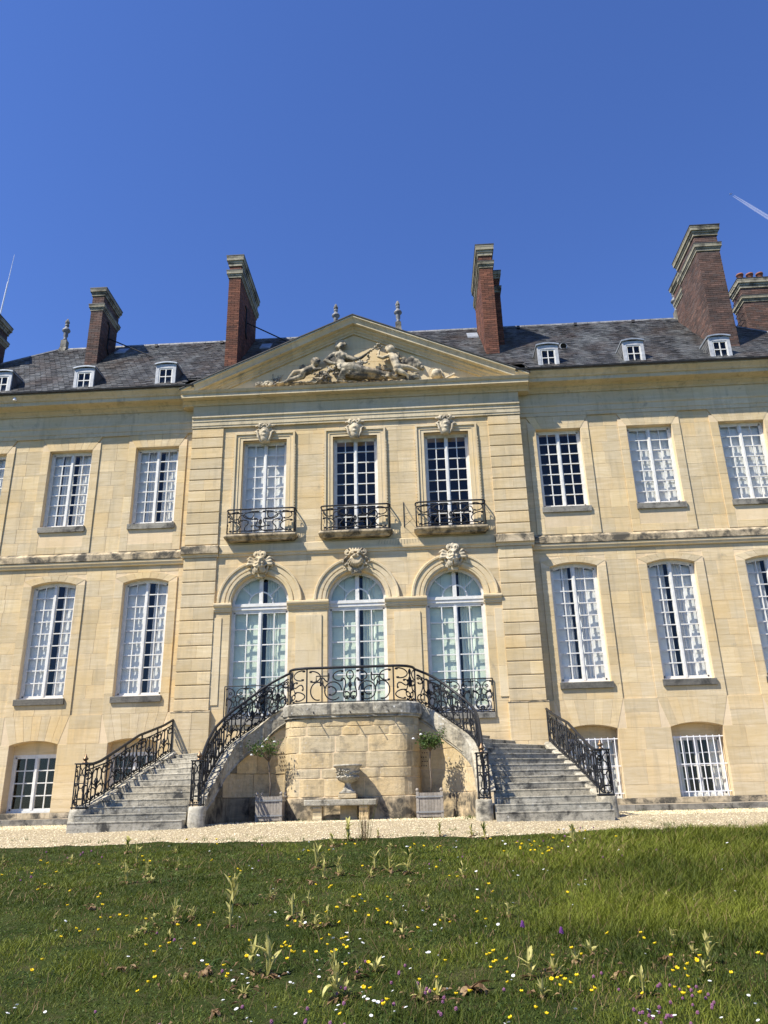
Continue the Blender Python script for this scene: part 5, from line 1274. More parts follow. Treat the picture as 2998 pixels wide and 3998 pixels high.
        P3 = Path([(cx+s*wd, py-.09, 0.38, 1.12), (cx+s*wd, py+.09, 0.38, 1.12)])
        iron_panel(N, P3, 0, 0.18, lambda q: 0.38, lambda q: 1.12, unit([cs(S_CURL, 0.02, 0.16, 0.05, 0.66), cs(C_CURL, 0.02, 0.10, 0.1, 0.4)], H), 0.0095)
        g = MB(); g.lathe([(.05, 0), (.055, .015), (.03, .03), (.028, .05), (.055, .075), (.052, .09), (.03, .11), (.018, .14), (.006, .17)], (cx, py, 1.15), 14); g.build('finial', 'brass', N, smooth=True)
# platform railing
fr = [(-1.42, -1.66, 2.382, 3.155)]+[(-0.97-0.43*math.cos(t), -1.80-0.43*math.sin(t), 2.382, 3.155) for t in np.linspace(0.1, math.pi/2, 7)]+[(0.97+0.43*math.sin(t), -1.80-0.43*math.cos(t), 2.382, 3.155) for t in np.linspace(0, math.pi/2-0.1, 7)]+[(1.42, -1.66, 2.382, 3.155)]
fp = Path(fr); c0 = 0.83
railing(stair, fp, 2, 3, [(0.03, c0-0.02, corner_cell), (c0+0.02, fp.L-c0-0.02, platform_centre), (fp.L-c0+0.02, fp.L-0.03, corner_cell)], [0.01, c0, fp.L-c0, fp.L-0.01], label='straight railing across the landing')

# ------------------------------------------------------------------ bench, pedestal and urn
bench = thing('stone_bench', 'low grey stone bench on two blocks below the landing', 'bench', (-0.165, -2.62, 0))
mb = MB().rnd(); mb.hexa([(-.90, -2.83, .295), (.565, -2.83, .285), (.565, -2.46, .285), (-.90, -2.46, .295), (-.905, -2.84, .415), (.575, -2.84, .405), (.575, -2.455, .405), (-.905, -2.455, .415)]); o = mb.build('seat', 'stone_lichen', bench)
bv = o.modifiers.new('b', 'BEVEL'); bv.width = 0.018; bv.segments = 2
for x0, x1 in ((-.73, -.54), (.21, .405)):
    mb = MB().rnd(); prof = [(-2.80, 0.0), (-2.74, 0.0), (-2.50, 0.0), (-2.50, .288), (-2.78, .288), (-2.80, .25), (-2.765, .19), (-2.765, .10), (-2.79, .06)]
    mb.prism_x(prof, x0, x1); o = mb.build('support', 'limestone_rough', bench); bv = o.modifiers.new('b', 'BEVEL'); bv.width = 0.012; bv.segments = 2
ped = thing('pedestal', 'square stone pedestal behind the bench carrying the urn', 'pedestal', (-.03, -2.4, 0))
mb = MB().rnd(); mb.box(-.205, .145, -2.452, -2.345, 0, .42); o = mb.build('pier', 'limestone_rough', ped)
mb = MB().rnd(); mb.box(-.215, .155, -2.76, -2.345, .425, .515); o = mb.build('block', 'limestone_rough', ped); bv = o.modifiers.new('b', 'BEVEL'); bv.width = 0.012; bv.segments = 2
urn = thing('urn', 'weathered stone garden urn with fluted bowl above the bench', 'urn', (-.03, -2.57, .515))
c = (-.03, -2.57, .515)
mb = MB().rnd(); mb.box(c[0]-.165, c[0]+.165, c[1]-.165, c[1]+.165, .516, .55); mb.lathe([(.155, .035), (.15, .05), (.13, .06), (.10, .09), (.075, .14), (.065, .19), (.08, .215), (.095, .22)], c, 28); mb.build('foot', 'stone_lichen', urn, smooth=True)
mb = MB().rnd()
seg = 40; prof = [(.08, .215), (.14, .235), (.19, .27), (.215, .31), (.215, .325), (.19, .335), (.195, .36), (.215, .42), (.245, .49), (.275, .525), (.295, .535), (.298, .56), (.285, .57), (.25, .565), (.235, .50), (.15, .42), (.02, .40)]
rows = []
for q, (r_, z) in enumerate(prof):
    fl = 0.07 if z < .31 else 0.0
    if q in (9, 10, 11): fl = 0.025
    rows.append(mb.add([(c[0]+r_*(1+fl*math.cos(20*2*math.pi*j/seg*0.5*2))*math.cos(2*math.pi*j/seg), c[1]+r_*(1+fl*math.cos(20*2*math.pi*j/seg))*math.sin(2*math.pi*j/seg), c[2]+z) for j in range(seg)]))
for a, b in zip(rows, rows[1:]):
    for j in range(seg): mb.face((a+j, a+(j+1) % seg, b+(j+1) % seg, b+j))
mb.face(range(rows[-1], rows[-1]+seg)); mb.build('bowl', 'stone_lichen', urn, smooth=True)
mb = MB()
for k in range(30):
    a = 2*math.pi*k/30; mb.ball((c[0]+.218*math.cos(a), c[1]+.218*math.sin(a), c[2]+.325+.012*math.sin(k*2.1)), .028, .028, .022, 6, 4)
for k in range(40):
    a = 2*math.pi*k/40; z = .37+.08*random.random(); q = .205+.05*(z-.36)/.1; mb.ball((c[0]+q*math.cos(a), c[1]+q*math.sin(a), c[2]+z), .022, .022, .02, 6, 4)
mb.build('carved_garland', 'stone_lichen', urn, smooth=True)

# ------------------------------------------------------------------ planters and standard roses
def planter(x, y, label):
    P = thing('planter_box', label, 'planter', (x, y, 0.0), 'square wooden planters', world=False)
    hw, z0, z1 = 0.275, 0.035, 0.50
    for sx in (-1, 1):
        for sy in (-1, 1):
            mb = MB().rnd(); a, b = sx*(hw-.028), sy*(hw-.028); mb.box(a-.028, a+.028, b-.028, b+.028, 0.0, z1+.02); mb.lathe([(.012, 0), (.03, .02), (.034, .04), (.025, .062), (.005, .07)], (a, b, z1+.02), 10); mb.build('corner_post', 'planter_wood', P)
    n = 7; wd = (2*hw-.114)/n
    for k in range(n):
        for side in range(4):
            a = -hw+.057+wd*k; mb = MB().rnd()
            if side == 0: mb.box(a+.002, a+wd-.002, -hw+.012, -hw+.032, z0, z1)
            elif side == 1: mb.box(a+.002, a+wd-.002, hw-.032, hw-.012, z0, z1)
            elif side == 2: mb.box(-hw+.012, -hw+.032, a+.002, a+wd-.002, z0, z1)
            else: mb.box(hw-.032, hw-.012, a+.002, a+wd-.002, z0, z1)
            mb.build('slat', 'planter_wood', P)
    for z in (0.115, 0.405):
        mb = MB()
        for q in (-1, 1): mb.box(-hw-.004, hw+.004, q*(hw+.002)-.004, q*(hw+.002)+.004, z, z+.032); mb.box(q*(hw+.002)-.004, q*(hw+.002)+.004, -hw+.002, hw-.002, z, z+.032)
        for q in (-.25, .25): mb.ball((q, -hw-.008, z+.016), .012, seg=6, rings=4)
        mb.build('iron_band', 'planter_iron', P)
    mb = MB(); mb.box(-hw+.033, hw-.033, -hw+.033, hw-.033, z1-.08, z1-.04); mb.build('soil', 'soil', P)
    return P
def rose(x, y, zc, rw, rh, nl, blooms, lean, label):
    T = thing('standard_rose', label, 'rose tree', (x, y, 0.44), 'standard roses in planters', world=False)
    mb = MB(); mb.tube([(0, 0, 0), (.01, 0, .3), (-.008+lean*.02, .005, .6), (lean*.04, 0, zc-.44-rh*.5)], [.016, .014, .013, .012], 7); base = (lean*.04, 0, zc-.44-rh*.5)
    tips = []
    for k in range(13):
        a = 2*math.pi*k/13+random.uniform(-.3, .3); e = random.uniform(.35, 1.0); q = random.uniform(.55, 1.0)
        tip = (base[0]+math.cos(a)*rw*e*q+lean*.10, base[1]+math.sin(a)*rw*.8*e*q, base[2]+rh*(.35+1.15*(1-e*.55))*q)
        m_ = ((base[0]+tip[0])/2+math.cos(a)*.02, (base[1]+tip[1])/2, (base[2]+tip[2])/2+.05); mb.tube([base, m_, tip], [.008, .006, .003], 5); tips += [tip, m_, tuple((p+q2)/2 for p, q2 in zip(m_, tip))]
    mb.build('trunk', 'bark', T, smooth=True)
    mb = MB()
    for k in range(nl):
        t = random.choice(tips); c = Vector(t)+Vector((random.gauss(0, .055), random.gauss(0, .055), random.gauss(0, .05)))
        L_ = random.uniform(.035, .062); d = Vector((random.gauss(0, 1), random.gauss(0, 1), random.gauss(-.3, .7))).normalized(); n_ = d.cross(Vector((random.gauss(0, 1), random.gauss(0, 1), random.gauss(0, 1)))).normalized()*L_*.32
        mb.cur = random.random(); i = mb.add([tuple(c), tuple(c+d*L_*.5+n_), tuple(c+d*L_), tuple(c+d*L_*.5-n_)]); mb.face((i, i+1, i+2, i+3))
    mb.build('crown', 'rose_leaf', T, kind='stuff')
    for bx, by, bz in blooms:
        b = MB()
        for ring, (rr, nn, up) in enumerate(((.022, 6, .0), (.015, 5, .010), (.008, 4, .017))):
            for k in range(nn): a = 2*math.pi*k/nn+ring; b.ball((bx+rr*math.cos(a), by+rr*math.sin(a), bz+up), .014, .014, .010, 6, 4)
        b.build('blossom', 'petal_white', T, smooth=True)
planter(-1.66, -2.33, 'slatted wooden planter box left of the bench'); planter(1.64, -2.33, 'slatted wooden planter box right of the bench')
rose(-1.70, -2.30, 1.40, .46, .40, 560, [(-.40, -.06, .90), (-.30, .05, .98), (-.08, -.1, 1.20), (.08, -.05, 1.16), (-.16, -.12, 1.06)], -1, 'sparse standard rose with white blossoms in the left planter')
rose(1.68, -2.30, 1.50, .42, .38, 980, [(-.33, -.05, 1.14), (-.17, -.1, 1.22)], 0.3, 'denser standard rose with two white buds in the right planter')

# ------------------------------------------------------------------ lawn, pebbles, flowers
YEL = "-354,-848 -332,-877 -256,-895 -210,-867 -212,-850 -196,-875 -255,-1063 -212,-1076 -178,-1088 -181,-1076 -190,-1126 -151,-1145 -127,-1165 -130,-1178 -109,-1186 -133,-1192 -93,-1183 -142,-1216 -135,-1234 -118,-1235 -146,-1241 -53,-1223 -51,-1221 -32,-1231 -36,-1163 20,-1278 -43,-1285 -48,-1288 -50,-1291 -61,-1277 -22,-1282 -121,-1322 -123,-1336 4,-1333 28,-1327 18,-1347 22,-1356 22,-1353 -25,-1371 -20,-1374 -30,-1383 -114,-887 -203,-704 -156,-711 -153,-712 -64,-989 -63,-955 -58,-966 -356,-943 -291,-937 -263,-1024 -311,-953 -3,-814 24,-823 46,-774 57,-791 140,-782 135,-803 153,-817 170,-831 174,-792 252,-868 249,-759 -3,-898 77,-930 41,-1044 57,-1078 58,-1086 85,-1110 93,-1110 88,-1123 119,-1124 123,-1127 100,-1133 72,-1168 75,-1172 95,-1177 110,-1175 113,-1186 67,-1192 68,-1209 106,-1193 83,-1224 125,-1224 127,-1224 149,-1241 167,-1222 165,-994 180,-1003 189,-1024 218,-1085 221,-1110 204,-1135 199,-1197 204,-1220 174,-1229 46,-1285 49,-1286 51,-1290 52,-1293 54,-1317 58,-1307 58,-1311 68,-1312 73,-1301 74,-1267 80,-1286 79,-1266 88,-1263 92,-1272 98,-1272 94,-1291 87,-1299 88,-1305 144,-1299 99,-1313 171,-1329 198,-1316 201,-1316 204,-1328 211,-1326 200,-1344 202,-1343 203,-1345 210,-1352 118,-1339 102,-1349 153,-1375 164,-1361 206,-1378 121,-1390 117,-1402 133,-1411 161,-1391 175,-1403 183,-1411 84,-1395 131,-1422 132,-1424 108,-1438 202,-1439 44,-1211 43,-1226 276,-817 279,-810 283,-804 285,-809 293,-816 289,-847 295,-830 303,-807 304,-831 300,-874 306,-872 309,-858 310,-868 312,-860 320,-848 332,-772 353,-684 375,-656 382,-670 385,-688 389,-699 423,-751 275,-854 295,-858 333,-819 289,-1111 321,-1268 318,-1284 318,-1309 296,-1266 260,-1311 266,-1321 243,-1335 323,-1326 341,-1333 333,-1352 335,-1354 325,-1353 319,-1363 316,-1366 324,-1365 323,-1370 351,-1370 385,-1332 377,-1344 317,-1390 306,-1391 238,-1378 241,-1374 240,-1386 246,-1380 245,-1388 235,-1388 251,-1368 256,-1400 258,-1404 283,-1410 294,-1378 216,-1396 220,-1432 222,-1439 309,-1408 316,-1412"
WHI = "-224,-713 -147,-777 -58,-915 -54,-928 -10,-1176 -166,-1184 -157,-1223 -63,-1306 -33,-1277 -33,-1246 -6,-1319 31,-1349 35,-1351 29,-1361 38,-1366 -98,-1404 -95,-1406 -95,-1417 -74,-1415 32,-1404 40,-1413 51,-1431 57,-1435 -196,-701 19,-1332 -17,-784 -12,-783 -15,-711 29,-779 129,-772 126,-777 199,-746 197,-776 191,-786 196,-879 263,-756 264,-764 249,-694 265,-666 160,-965 205,-1072 14,-1169 18,-1164 -5,-1062 95,-1109 134,-1150 154,-1173 138,-1171 162,-1218 158,-1233 168,-1234 204,-1229 213,-1218 193,-1273 209,-988 55,-1210 82,-1254 91,-1241 93,-1245 103,-1262 93,-1258 108,-1273 32,-1306 32,-1289 100,-1298 78,-1318 97,-1326 125,-1320 110,-1333 144,-1336 155,-1301 159,-1310 166,-1301 81,-1338 58,-1351 61,-1352 64,-1359 68,-1370 82,-1358 115,-1382 116,-1381 133,-1383 119,-1405 120,-1401 124,-1404 125,-1407 142,-1419 137,-1426 123,-1425 101,-1420 103,-1413 67,-1419 78,-1420 210,-1362 211,-1363 169,-1389 200,-1440 200,-1439 301,-757 367,-647 371,-629 358,-645 377,-743 346,-810 350,-836 403,-848 287,-972 292,-982 255,-1002 255,-974 320,-1039 308,-1076 318,-1052 402,-1134 473,-1007 548,-830 453,-1099 287,-1152 313,-1313 332,-1382 242,-1420 317,-1437 282,-1428 286,-1429 274,-1437 292,-1436 283,-1437 346,-1405 347,-1412 335,-1442 237,-1138"
PIN = "-334,-768 -332,-761 -327,-751 -336,-805 -292,-795 -321,-965 -314,-959 -393,-752 -72,-1222 4,-1440 -45,-1413 -46,-1259 14,-1332 46,-1409 -86,-727 -59,-864 201,-854 159,-909 172,-891 112,-1322 107,-1336 142,-1331 136,-1348 137,-1354 132,-1366 150,-1370 105,-1382 100,-1379 100,-1382 204,-1384 153,-1392 156,-1387 167,-1396 166,-1405 162,-1423 164,-1433 127,-1396 135,-1408 107,-1409 86,-1420 88,-1431 68,-1437 110,-1441 86,-1439 72,-1442 174,-1418 104,-1442 158,-1391 285,-739 323,-737 356,-714 398,-616 421,-595 374,-893 398,-888 447,-857 382,-1072 392,-1098 264,-1362 270,-1360 275,-1383 302,-1380 300,-1385 307,-1381 311,-1382 324,-1384 317,-1393 314,-1404 309,-1401 299,-1412 323,-1402 319,-1409 323,-1411 319,-1420 321,-1420 310,-1418 309,-1428 274,-1424 275,-1429 277,-1431 280,-1432 281,-1434 283,-1429 286,-1430 289,-1419 290,-1432 289,-1436 291,-1435 295,-1430 274,-1445 282,-1442 298,-1448 303,-1446 306,-1445 238,-1450 334,-1455 210,-1451 292,-1455 305,-1456"
WILT = "-328,-812,14 -430,-801,13 -287,-715,25 -232,-827,24 -242,-848,12 -196,-961,20 -186,-922,19 -167,-959,10 -212,-726,9 -199,-806,5 -162,-871,13 -178,-1099,-9 -36,-1098,31 -17,-1185,22 -74,-1164,21 -89,-1177,13 -89,-1197,9 -62,-1150,12 -92,-1214,9 -60,-1222,8 32,-1322,20 -3,-1321,-10 -12,-1330,-8 37,-1371,7 26,-1405,-7 -67,-1311,-3 -276,-980,6 15,-695,21 34,-639,34 79,-605,13 103,-724,9 19,-883,30 36,-957,19 24,-860,13 54,-940,10 50,-930,20 93,-903,22 112,-921,27 135,-934,28 91,-953,10 -11,-975,-10 28,-989,-6 197,-966,16 177,-610,21 227,-620,19 245,-650,25 136,-1014,8 33,-1156,22 -5,-1065,8 41,-1105,14 60,-1196,15 46,-1185,12 69,-1187,17 79,-1111,7 157,-1121,12 217,-1130,11 229,-1165,13 172,-1175,7 136,-1228,13 130,-1207,10 45,-1330,28 90,-1325,16 98,-1380,22 108,-1335,11 103,-1371,9 120,-1323,10 152,-1383,10 162,-1380,9 184,-1369,-14 174,-1386,3 260,-867,9 368,-718,27 349,-843,11 454,-716,14 337,-1133,13 380,-1127,12 285,-881,-11 225,-1344,19 242,-1335,10 228,-1382,10 262,-1308,8 341,-1273,15 353,-1317,20 340,-1344,10 327,-1304,-7 290,-1382,18 285,-1341,-5 348,-1298,8 277,-1286,9 269,-855,7"

def vnoise(x, y, scale, seed):
    """smooth value noise on arrays"""
    g = np.random.default_rng(seed).random((97, 97)); u_ = x/scale+300.3; v_ = y/scale+300.7
    i = np.floor(u_).astype(int); j = np.floor(v_).astype(int); fu = u_-i; fv = v_-j
    fu = fu*fu*(3-2*fu); fv = fv*fv*(3-2*fv); G = lambda a, b: g[a % 97, b % 97]
    return (G(i, j)*(1-fu)+G(i+1, j)*fu)*(1-fv)+(G(i, j+1)*(1-fu)+G(i+1, j+1)*fu)*fv
def edge_arr(x): return -6.15+0.35/(1+np.exp(-(x-4)*1.2))+0.10*np.sin(x*1.7)+0.07*np.sin(x*4.3+1)+0.05*np.sin(x*9.1+2)
def raw_mesh(name, verts, loops, sizes, rnd, mat, smooth=False):
    me = bpy.data.meshes.new(name); me.vertices.add(len(verts)); me.vertices.foreach_set('co', verts.astype(np.float32).ravel())
    me.loops.add(len(loops)); me.loops.foreach_set('vertex_index', loops.astype(np.int32))
    st = np.concatenate([[0], np.cumsum(sizes)[:-1]]).astype(np.int32); me.polygons.add(len(sizes)); me.polygons.foreach_set('loop_start', st)
    me.update(calc_edges=True)
    at = me.attributes.new('rnd', 'FLOAT', 'FACE'); at.data.foreach_set('value', rnd.astype(np.float32)); me.materials.append(M[mat])
    if smooth: me.polygons.foreach_set('use_smooth', [True]*len(sizes))
    return me
def lawn_points(n, power, seed):
    q = np.random.default_rng(seed); out = []; tot = 0
    while tot < n:
        x = q.uniform(-13, 14, n*3); y = q.uniform(-17.6, -5.5, n*3)
        d = np.hypot(x-CAMX, y-CAMY); keep = (y < edge_arr(x)+q.normal(0, .10, n*3)) & (np.abs(x-CAMX-0.05*(y-CAMY)) < 0.62*(y-CAMY)+2.0) & (q.random(n*3) < (4.0/np.maximum(d, 4.0))**power)
        p = np.stack([x[keep], y[keep]], 1); out.append(p); tot += len(p)
    return np.concatenate(out)[:n]
def tallness(x, y):
    t = 1/(1+np.exp(-(x-3.3-0.35*(y+9)*0.5-1.2*(vnoise(x, y, 1.3, 5)-.5))*2.2))
    t = t*np.clip((y+13.2)/1.5, 0.15, 1)
    return np.clip(t, 0, 1)
def blades(n, seed, hmin, hmax, wid, lean, name, mat, power=1.25, tall=True, patch=True, flat=0.0):
    q = np.random.default_rng(seed); P = lawn_points(n, power, seed+100); x, y = P[:, 0], P[:, 1]
    d = np.hypot(x-CAMX, y-CAMY); z = gz(y)-0.004
    t = tallness(x, y) if tall else np.zeros(n)
    clump = vnoise(x, y, 0.22, seed+3)
    h = (hmin+(hmax-hmin)*q.random(n)**1.6)*(0.55+0.8*vnoise(x, y, 0.5, seed+1))*(0.30+1.45*clump**1.4)+t*(0.03+0.13*q.random(n)**1.5)
    h *= np.clip(1-np.exp(-(edge_arr(x)-y+0.06)/0.25), 0.35, 1)
    a = q.uniform(0, 2*np.pi, n); ln = lean*(0.3+q.random(n))*h; tw = a+q.normal(0, .6, n)
    w_ = wid*(0.7+0.6*q.random(n))*np.clip(d/7.5, 0.75, 1.6)
    dx, dy = np.cos(a)*ln+t*h*0.22, np.sin(a)*ln; px, py = -np.sin(tw)*w_/2, np.cos(tw)*w_/2
    V = np.zeros((n, 5, 3))
    V[:, 0] = np.stack([x-px, y-py, z], 1); V[:, 1] = np.stack([x+px, y+py, z], 1)
    mz = z+h*(0.62-flat*0.3)
    V[:, 2] = np.stack([x+px*.8+dx*.4, y+py*.8+dy*.4, mz], 1); V[:, 3] = np.stack([x-px*.8+dx*.4, y-py*.8+dy*.4, mz], 1)
    V[:, 4] = np.stack([x+dx, y+dy, z+h*(1-flat*.55)], 1)
    base = (np.arange(n)*5)[:, None]; loops = (base+np.array([0, 1, 2, 3, 3, 2, 4])[None]).ravel(); sizes = np.tile([4, 3], n)
    pn = 0.55*vnoise(x, y, 1.1, seed+7)+0.25*vnoise(x, y, 0.35, seed+8)
    r_ = np.clip(1.35*(pn-0.40)+0.43+0.55*(q.random(n)-0.5)+0.22*t, 0, 1)
    return place(raw_mesh(name, V.reshape(-1, 3), loops, sizes, np.repeat(r_, 2), mat), name)
o = blades(450000, 11, 0.008, 0.050, 0.0052, 1.15, 'lawn_grass', 'grass_blade'); tag(o, 'rough green lawn grass, longer and wispier to the right', 'grass'); o['kind'] = 'stuff'
o = blades(150000, 23, 0.010, 0.030, 0.014, 1.4, 'clover', 'weed_leaf', 1.4, tall=False, flat=0.6); tag(o, 'low clover and moss between the grass blades', 'clover'); o['kind'] = 'stuff'
o = blades(24000, 37, 0.03, 0.09, 0.0040, 1.4, 'dry_grass', 'dry_leaf', 1.3); tag(o, 'dry straw-coloured grass stalks scattered in the lawn', 'dry grass'); o['kind'] = 'stuff'
# weeds along the edges of the gravel and the kerb
q = np.random.default_rng(77); mb = MB()
for k in range(230):
    if k < 110: x = q.uniform(-10, 11); y = edge_y(x)+abs(q.normal(0, .35))
    elif k < 150: x = q.choice([-1, 1])*q.uniform(4.9, 11); y = -0.40-abs(q.normal(0, .10))
    elif k < 195: x = q.choice([-1, 1])*q.uniform(4.9, 11); y = -0.5-q.random()*1.3
    else: x = q.uniform(-2.6, 2.6); y = -2.45-0.55*abs(q.normal(0, .5)) if abs(x) < 1.2 else -2.7-q.random()*0.4
    if k > 220: x = 2.35+q.normal(0, .08); y = -3.9+q.normal(0, .2)
    for j in range(int(q.integers(4, 14))):
        a = q.uniform(0, 6.28); h = q.uniform(.02, .07)*(1.5 if k > 220 else 1); bx, by = x+q.normal(0, .04), y+q.normal(0, .04); z = float(gz(by))+.01; w_ = .005
        mb.cur = float(q.random()); mb.tri((bx-w_*math.sin(a), by+w_*math.cos(a), z), (bx+w_*math.sin(a), by-w_*math.cos(a), z), (bx+math.cos(a)*h*.8, by+math.sin(a)*h*.8, z+h))
o = mb.build('weeds', 'weed_leaf', kind='stuff'); tag(o, 'small green weeds growing through the gravel edges', 'weeds')
# pebbles
n = 42000; x = q.uniform(-11.5, 12, n); y = -6.4+6.4*q.random(n)**1.25; k = (y > edge_arr(x)-0.08+q.normal(0, .06, n)); k &= ~((np.abs(x) < 1.5) & (y > -2.33)); x, y = x[k], y[k]; n = len(x)
r_ = q.uniform(.007, .017, n); z = gz(y)+.012+r_*.25; an = q.uniform(0, 6.28, n)
oc = np.array([[1, 0, 0], [0, 1, 0], [-1, 0, 0], [0, -1, 0], [.2, .1, .65], [0, 0, -.6]]); V = np.zeros((n, 6, 3)); sc = q.uniform(.7, 1.3, (n, 6))
V[..., 0] = x[:, None]+r_[:, None]*sc*(oc[:, 0]*np.cos(an)[:, None]-oc[:, 1]*np.sin(an)[:, None]); V[..., 1] = y[:, None]+r_[:, None]*sc*(oc[:, 0]*np.sin(an)[:, None]+oc[:, 1]*np.cos(an)[:, None]); V[..., 2] = z[:, None]+r_[:, None]*oc[:, 2]
fc = np.array([[0, 1, 4], [1, 2, 4], [2, 3, 4], [3, 0, 4]]); loops = ((np.arange(n)*6)[:, None]+fc.ravel()[None]).ravel()
o = place(raw_mesh('pebbles', V.reshape(-1, 3), loops, np.full(n*4, 3), np.repeat(q.random(n), 4), 'pebble'), 'pebbles', kind='stuff'); tag(o, 'loose pale pebbles lying on the gravel path', 'pebbles')

# ---- wild flowers: a few prototypes each, then copies
def where(x, y):
    band = 'near the gravel' if y > -8.2 else 'in the middle of the lawn' if y > -11.3 else 'in the front of the lawn'
    sd = 'left' if x < -1.0 else 'right' if x > 2.6 else 'centre'
    return band+{'left': ' at left', 'right': ' at right', 'centre': ' at centre'}[sd]

def pts(s): return [tuple(float(v)/100 for v in t.split(',')) for t in s.split()]
def stem_mesh(h, seed):
    rr = random.Random(seed); mb = MB(); lx, ly = rr.uniform(-.02, .02), rr.uniform(-.02, .02)
    mb.tube([(0, 0, -.01), (lx*.4, ly*.4, h*.5), (lx, ly, h)], [.0022, .0018, .0016], 4)
    for k in range(3): a = rr.uniform(0, 6.28); L_ = rr.uniform(.02, .04); mb.tri((0, 0, .005), (math.cos(a)*L_-.006, math.sin(a)*L_, .02), (math.cos(a)*L_+.006, math.sin(a)*L_+.004, .025))
    return mb.mesh('stem', 'weed_leaf'), (lx, ly, h)
def flower_kit(kind):
    kit = []
    for sd in range(4):
        h = {'buttercup': .12, 'daisy': .085, 'clover': .095}[kind]*(0.8+.12*sd); sm, tip = stem_mesh(h, sd+hash(kind) % 7 if False else sd); mb = MB(); rr = random.Random(sd*7+1)
        if kind == 'buttercup':
            for k in range(5): a = 2*math.pi*k/5+sd; c_, s_ = math.cos(a), math.sin(a); R_ = Matrix.Rotation(a, 3, 'Z') @ Matrix.Rotation(-.95, 3, 'Y'); mb.ball((c_*.009, s_*.009, .009), .012, .0105, .0035, 6, 4, R_)
            mb.ball((0, 0, .005), .005, seg=6, rings=4); mat = 'petal_yellow'
        elif kind == 'daisy':
            for k in range(12):
                a = 2*math.pi*k/12; c_, s_ = math.cos(a), math.sin(a); n0 = mb.add([(c_*.003-s_*.002, s_*.003+c_*.002, .002), (c_*.003+s_*.002, s_*.003-c_*.002, .002), (c_*.014+s_*.004, s_*.014-c_*.004, .004), (c_*.014-s_*.004, s_*.014+c_*.004, .004)]); mb.face(range(n0, n0+4))
            mb.ball((0, 0, .003), .0085, .0085, .005, 8, 4); mat = 'petal_white'
        else:
            for k in range(16): a = k*2.4; t = k/15; q_ = .011*math.sin(math.pi*(.25+.65*t)); mb.ball((math.cos(a)*q_, math.sin(a)*q_, -.006+.022*t), .0055, .0055, .0065, 5, 4)
            mat = 'petal_pink'
        bm_ = mb.mesh('blossom', mat, True); kit.append((sm, bm_, tip))
    return kit
for kind, data, label, cat, grp in (('buttercup', YEL, 'small yellow buttercup flower ', 'buttercup', 'buttercups in the lawn'), ('daisy', WHI, 'small white daisy flower ', 'daisy', 'daisies in the lawn'), ('clover', PIN, 'small pink clover flower head ', 'clover flower', 'pink clover heads in the lawn')):
    kit = flower_kit(kind)
    for i, (x, y) in enumerate(pts(data)):
        sm, bm_, tip = kit[i % 4]; far = np.hypot(x-CAMX, y-CAMY); sc = (0.68+0.25*random.random())*(1+max(0, far-6)*0.05)*(0.8 if kind == 'clover' else 1.0)
        st = bpy.data.objects.new({'buttercup': 'buttercup', 'daisy': 'daisy', 'clover': 'clover_flower'}[kind], sm); COL.objects.link(st)
        hh = gz(y-.0); st.location = (x, y, float(hh)); st.rotation_euler = (random.uniform(-.15, .15), random.uniform(-.15, .15), random.uniform(0, 6.28)); st.scale = (sc,)*3
        b_ = bpy.data.objects.new('blossom', bm_); COL.objects.link(b_); b_.parent = st; b_.location = tip; b_.rotation_euler = (random.uniform(.1, .6), 0, 0)
        tag(st, label+where(x, y), cat, grp)
for (x, y) in ((2.30, -12.70), (2.58, -12.78)):
    mb = MB(); mb.tube([(0, 0, 0), (.004, 0, .10), (0, 0, .19)], [.004, .003, .002], 5); tall_ = x < 2.4
    st = mb.build('orchid', 'weed_leaf'); st.location = (x, y, float(gz(y))); tag(st, 'purple pyramid orchid on a tall green stem' if tall_ else 'shorter purple orchid spike beside the taller one', 'orchid')
    mb = MB(); hz = .19 if tall_ else .16
    for k in range(34): a = k*2.4; t = k/33; q_ = .015*(1-.75*t); mb.ball((math.cos(a)*q_, math.sin(a)*q_, hz-.035+.042*t), .0055, .0055, .005, 5, 4)
    mb.build('flower_spike', 'petal_purple', st, smooth=True)

# ---- wilting pale plants
def leaf_shape(L_, w_, curl_, seed):
    rr = random.Random(seed); mb = MB(); rows = []; n = 6
    for i in range(n+1):
        t = i/n; ww = w_*math.sin(math.pi*min(.12+.86*t, 1))**.8*(1 if t < .97 else .15); b = curl_*t*t*L_; x = t*L_*math.cos(curl_*t); z = -b*.6+rr.uniform(-.002, .002)
        rows.append(mb.add([(x, -ww/2, z+ww*.25), (x, 0, z), (x, ww/2, z+ww*.25)]))
    for a, b in zip(rows, rows[1:]): mb.face((a, a+1, b+1, b)); mb.face((a+1, a+2, b+2, b+1))
    return mb
LEAF = [leaf_shape(1, .15+.03*k, -.25+.30*k, k).mesh('leaf', 'pale_leaf', True) for k in range(5)]
DRY = [leaf_shape(1, .28+.05*k, .5+.35*k, 20+k).mesh('leaf', 'dry_leaf', True) for k in range(4)]
WEEDL = [leaf_shape(1, .14+.03*k, .1+.3*k, 40+k).mesh('leaf', 'weed_leaf', True) for k in range(3)]
STEMP = []
for sd in range(3):
    mb = MB(); rr = random.Random(sd); mb.tube([(0, 0, -.02), (rr.uniform(-.03, .03), 0, .35), (rr.uniform(-.04, .04), rr.uniform(-.03, .03), .7), (rr.uniform(-.05, .05), 0, 1.0)], [.09, .08, .065, .03], 7); STEMP.append(mb.mesh('stem', 'pale_leaf', True))
mb = MB(); mb.tube([(0, 0, -.01), (.01, 0, .12)], [.03, .02], 6); STUB = mb.mesh('stem', 'dry_leaf', True)
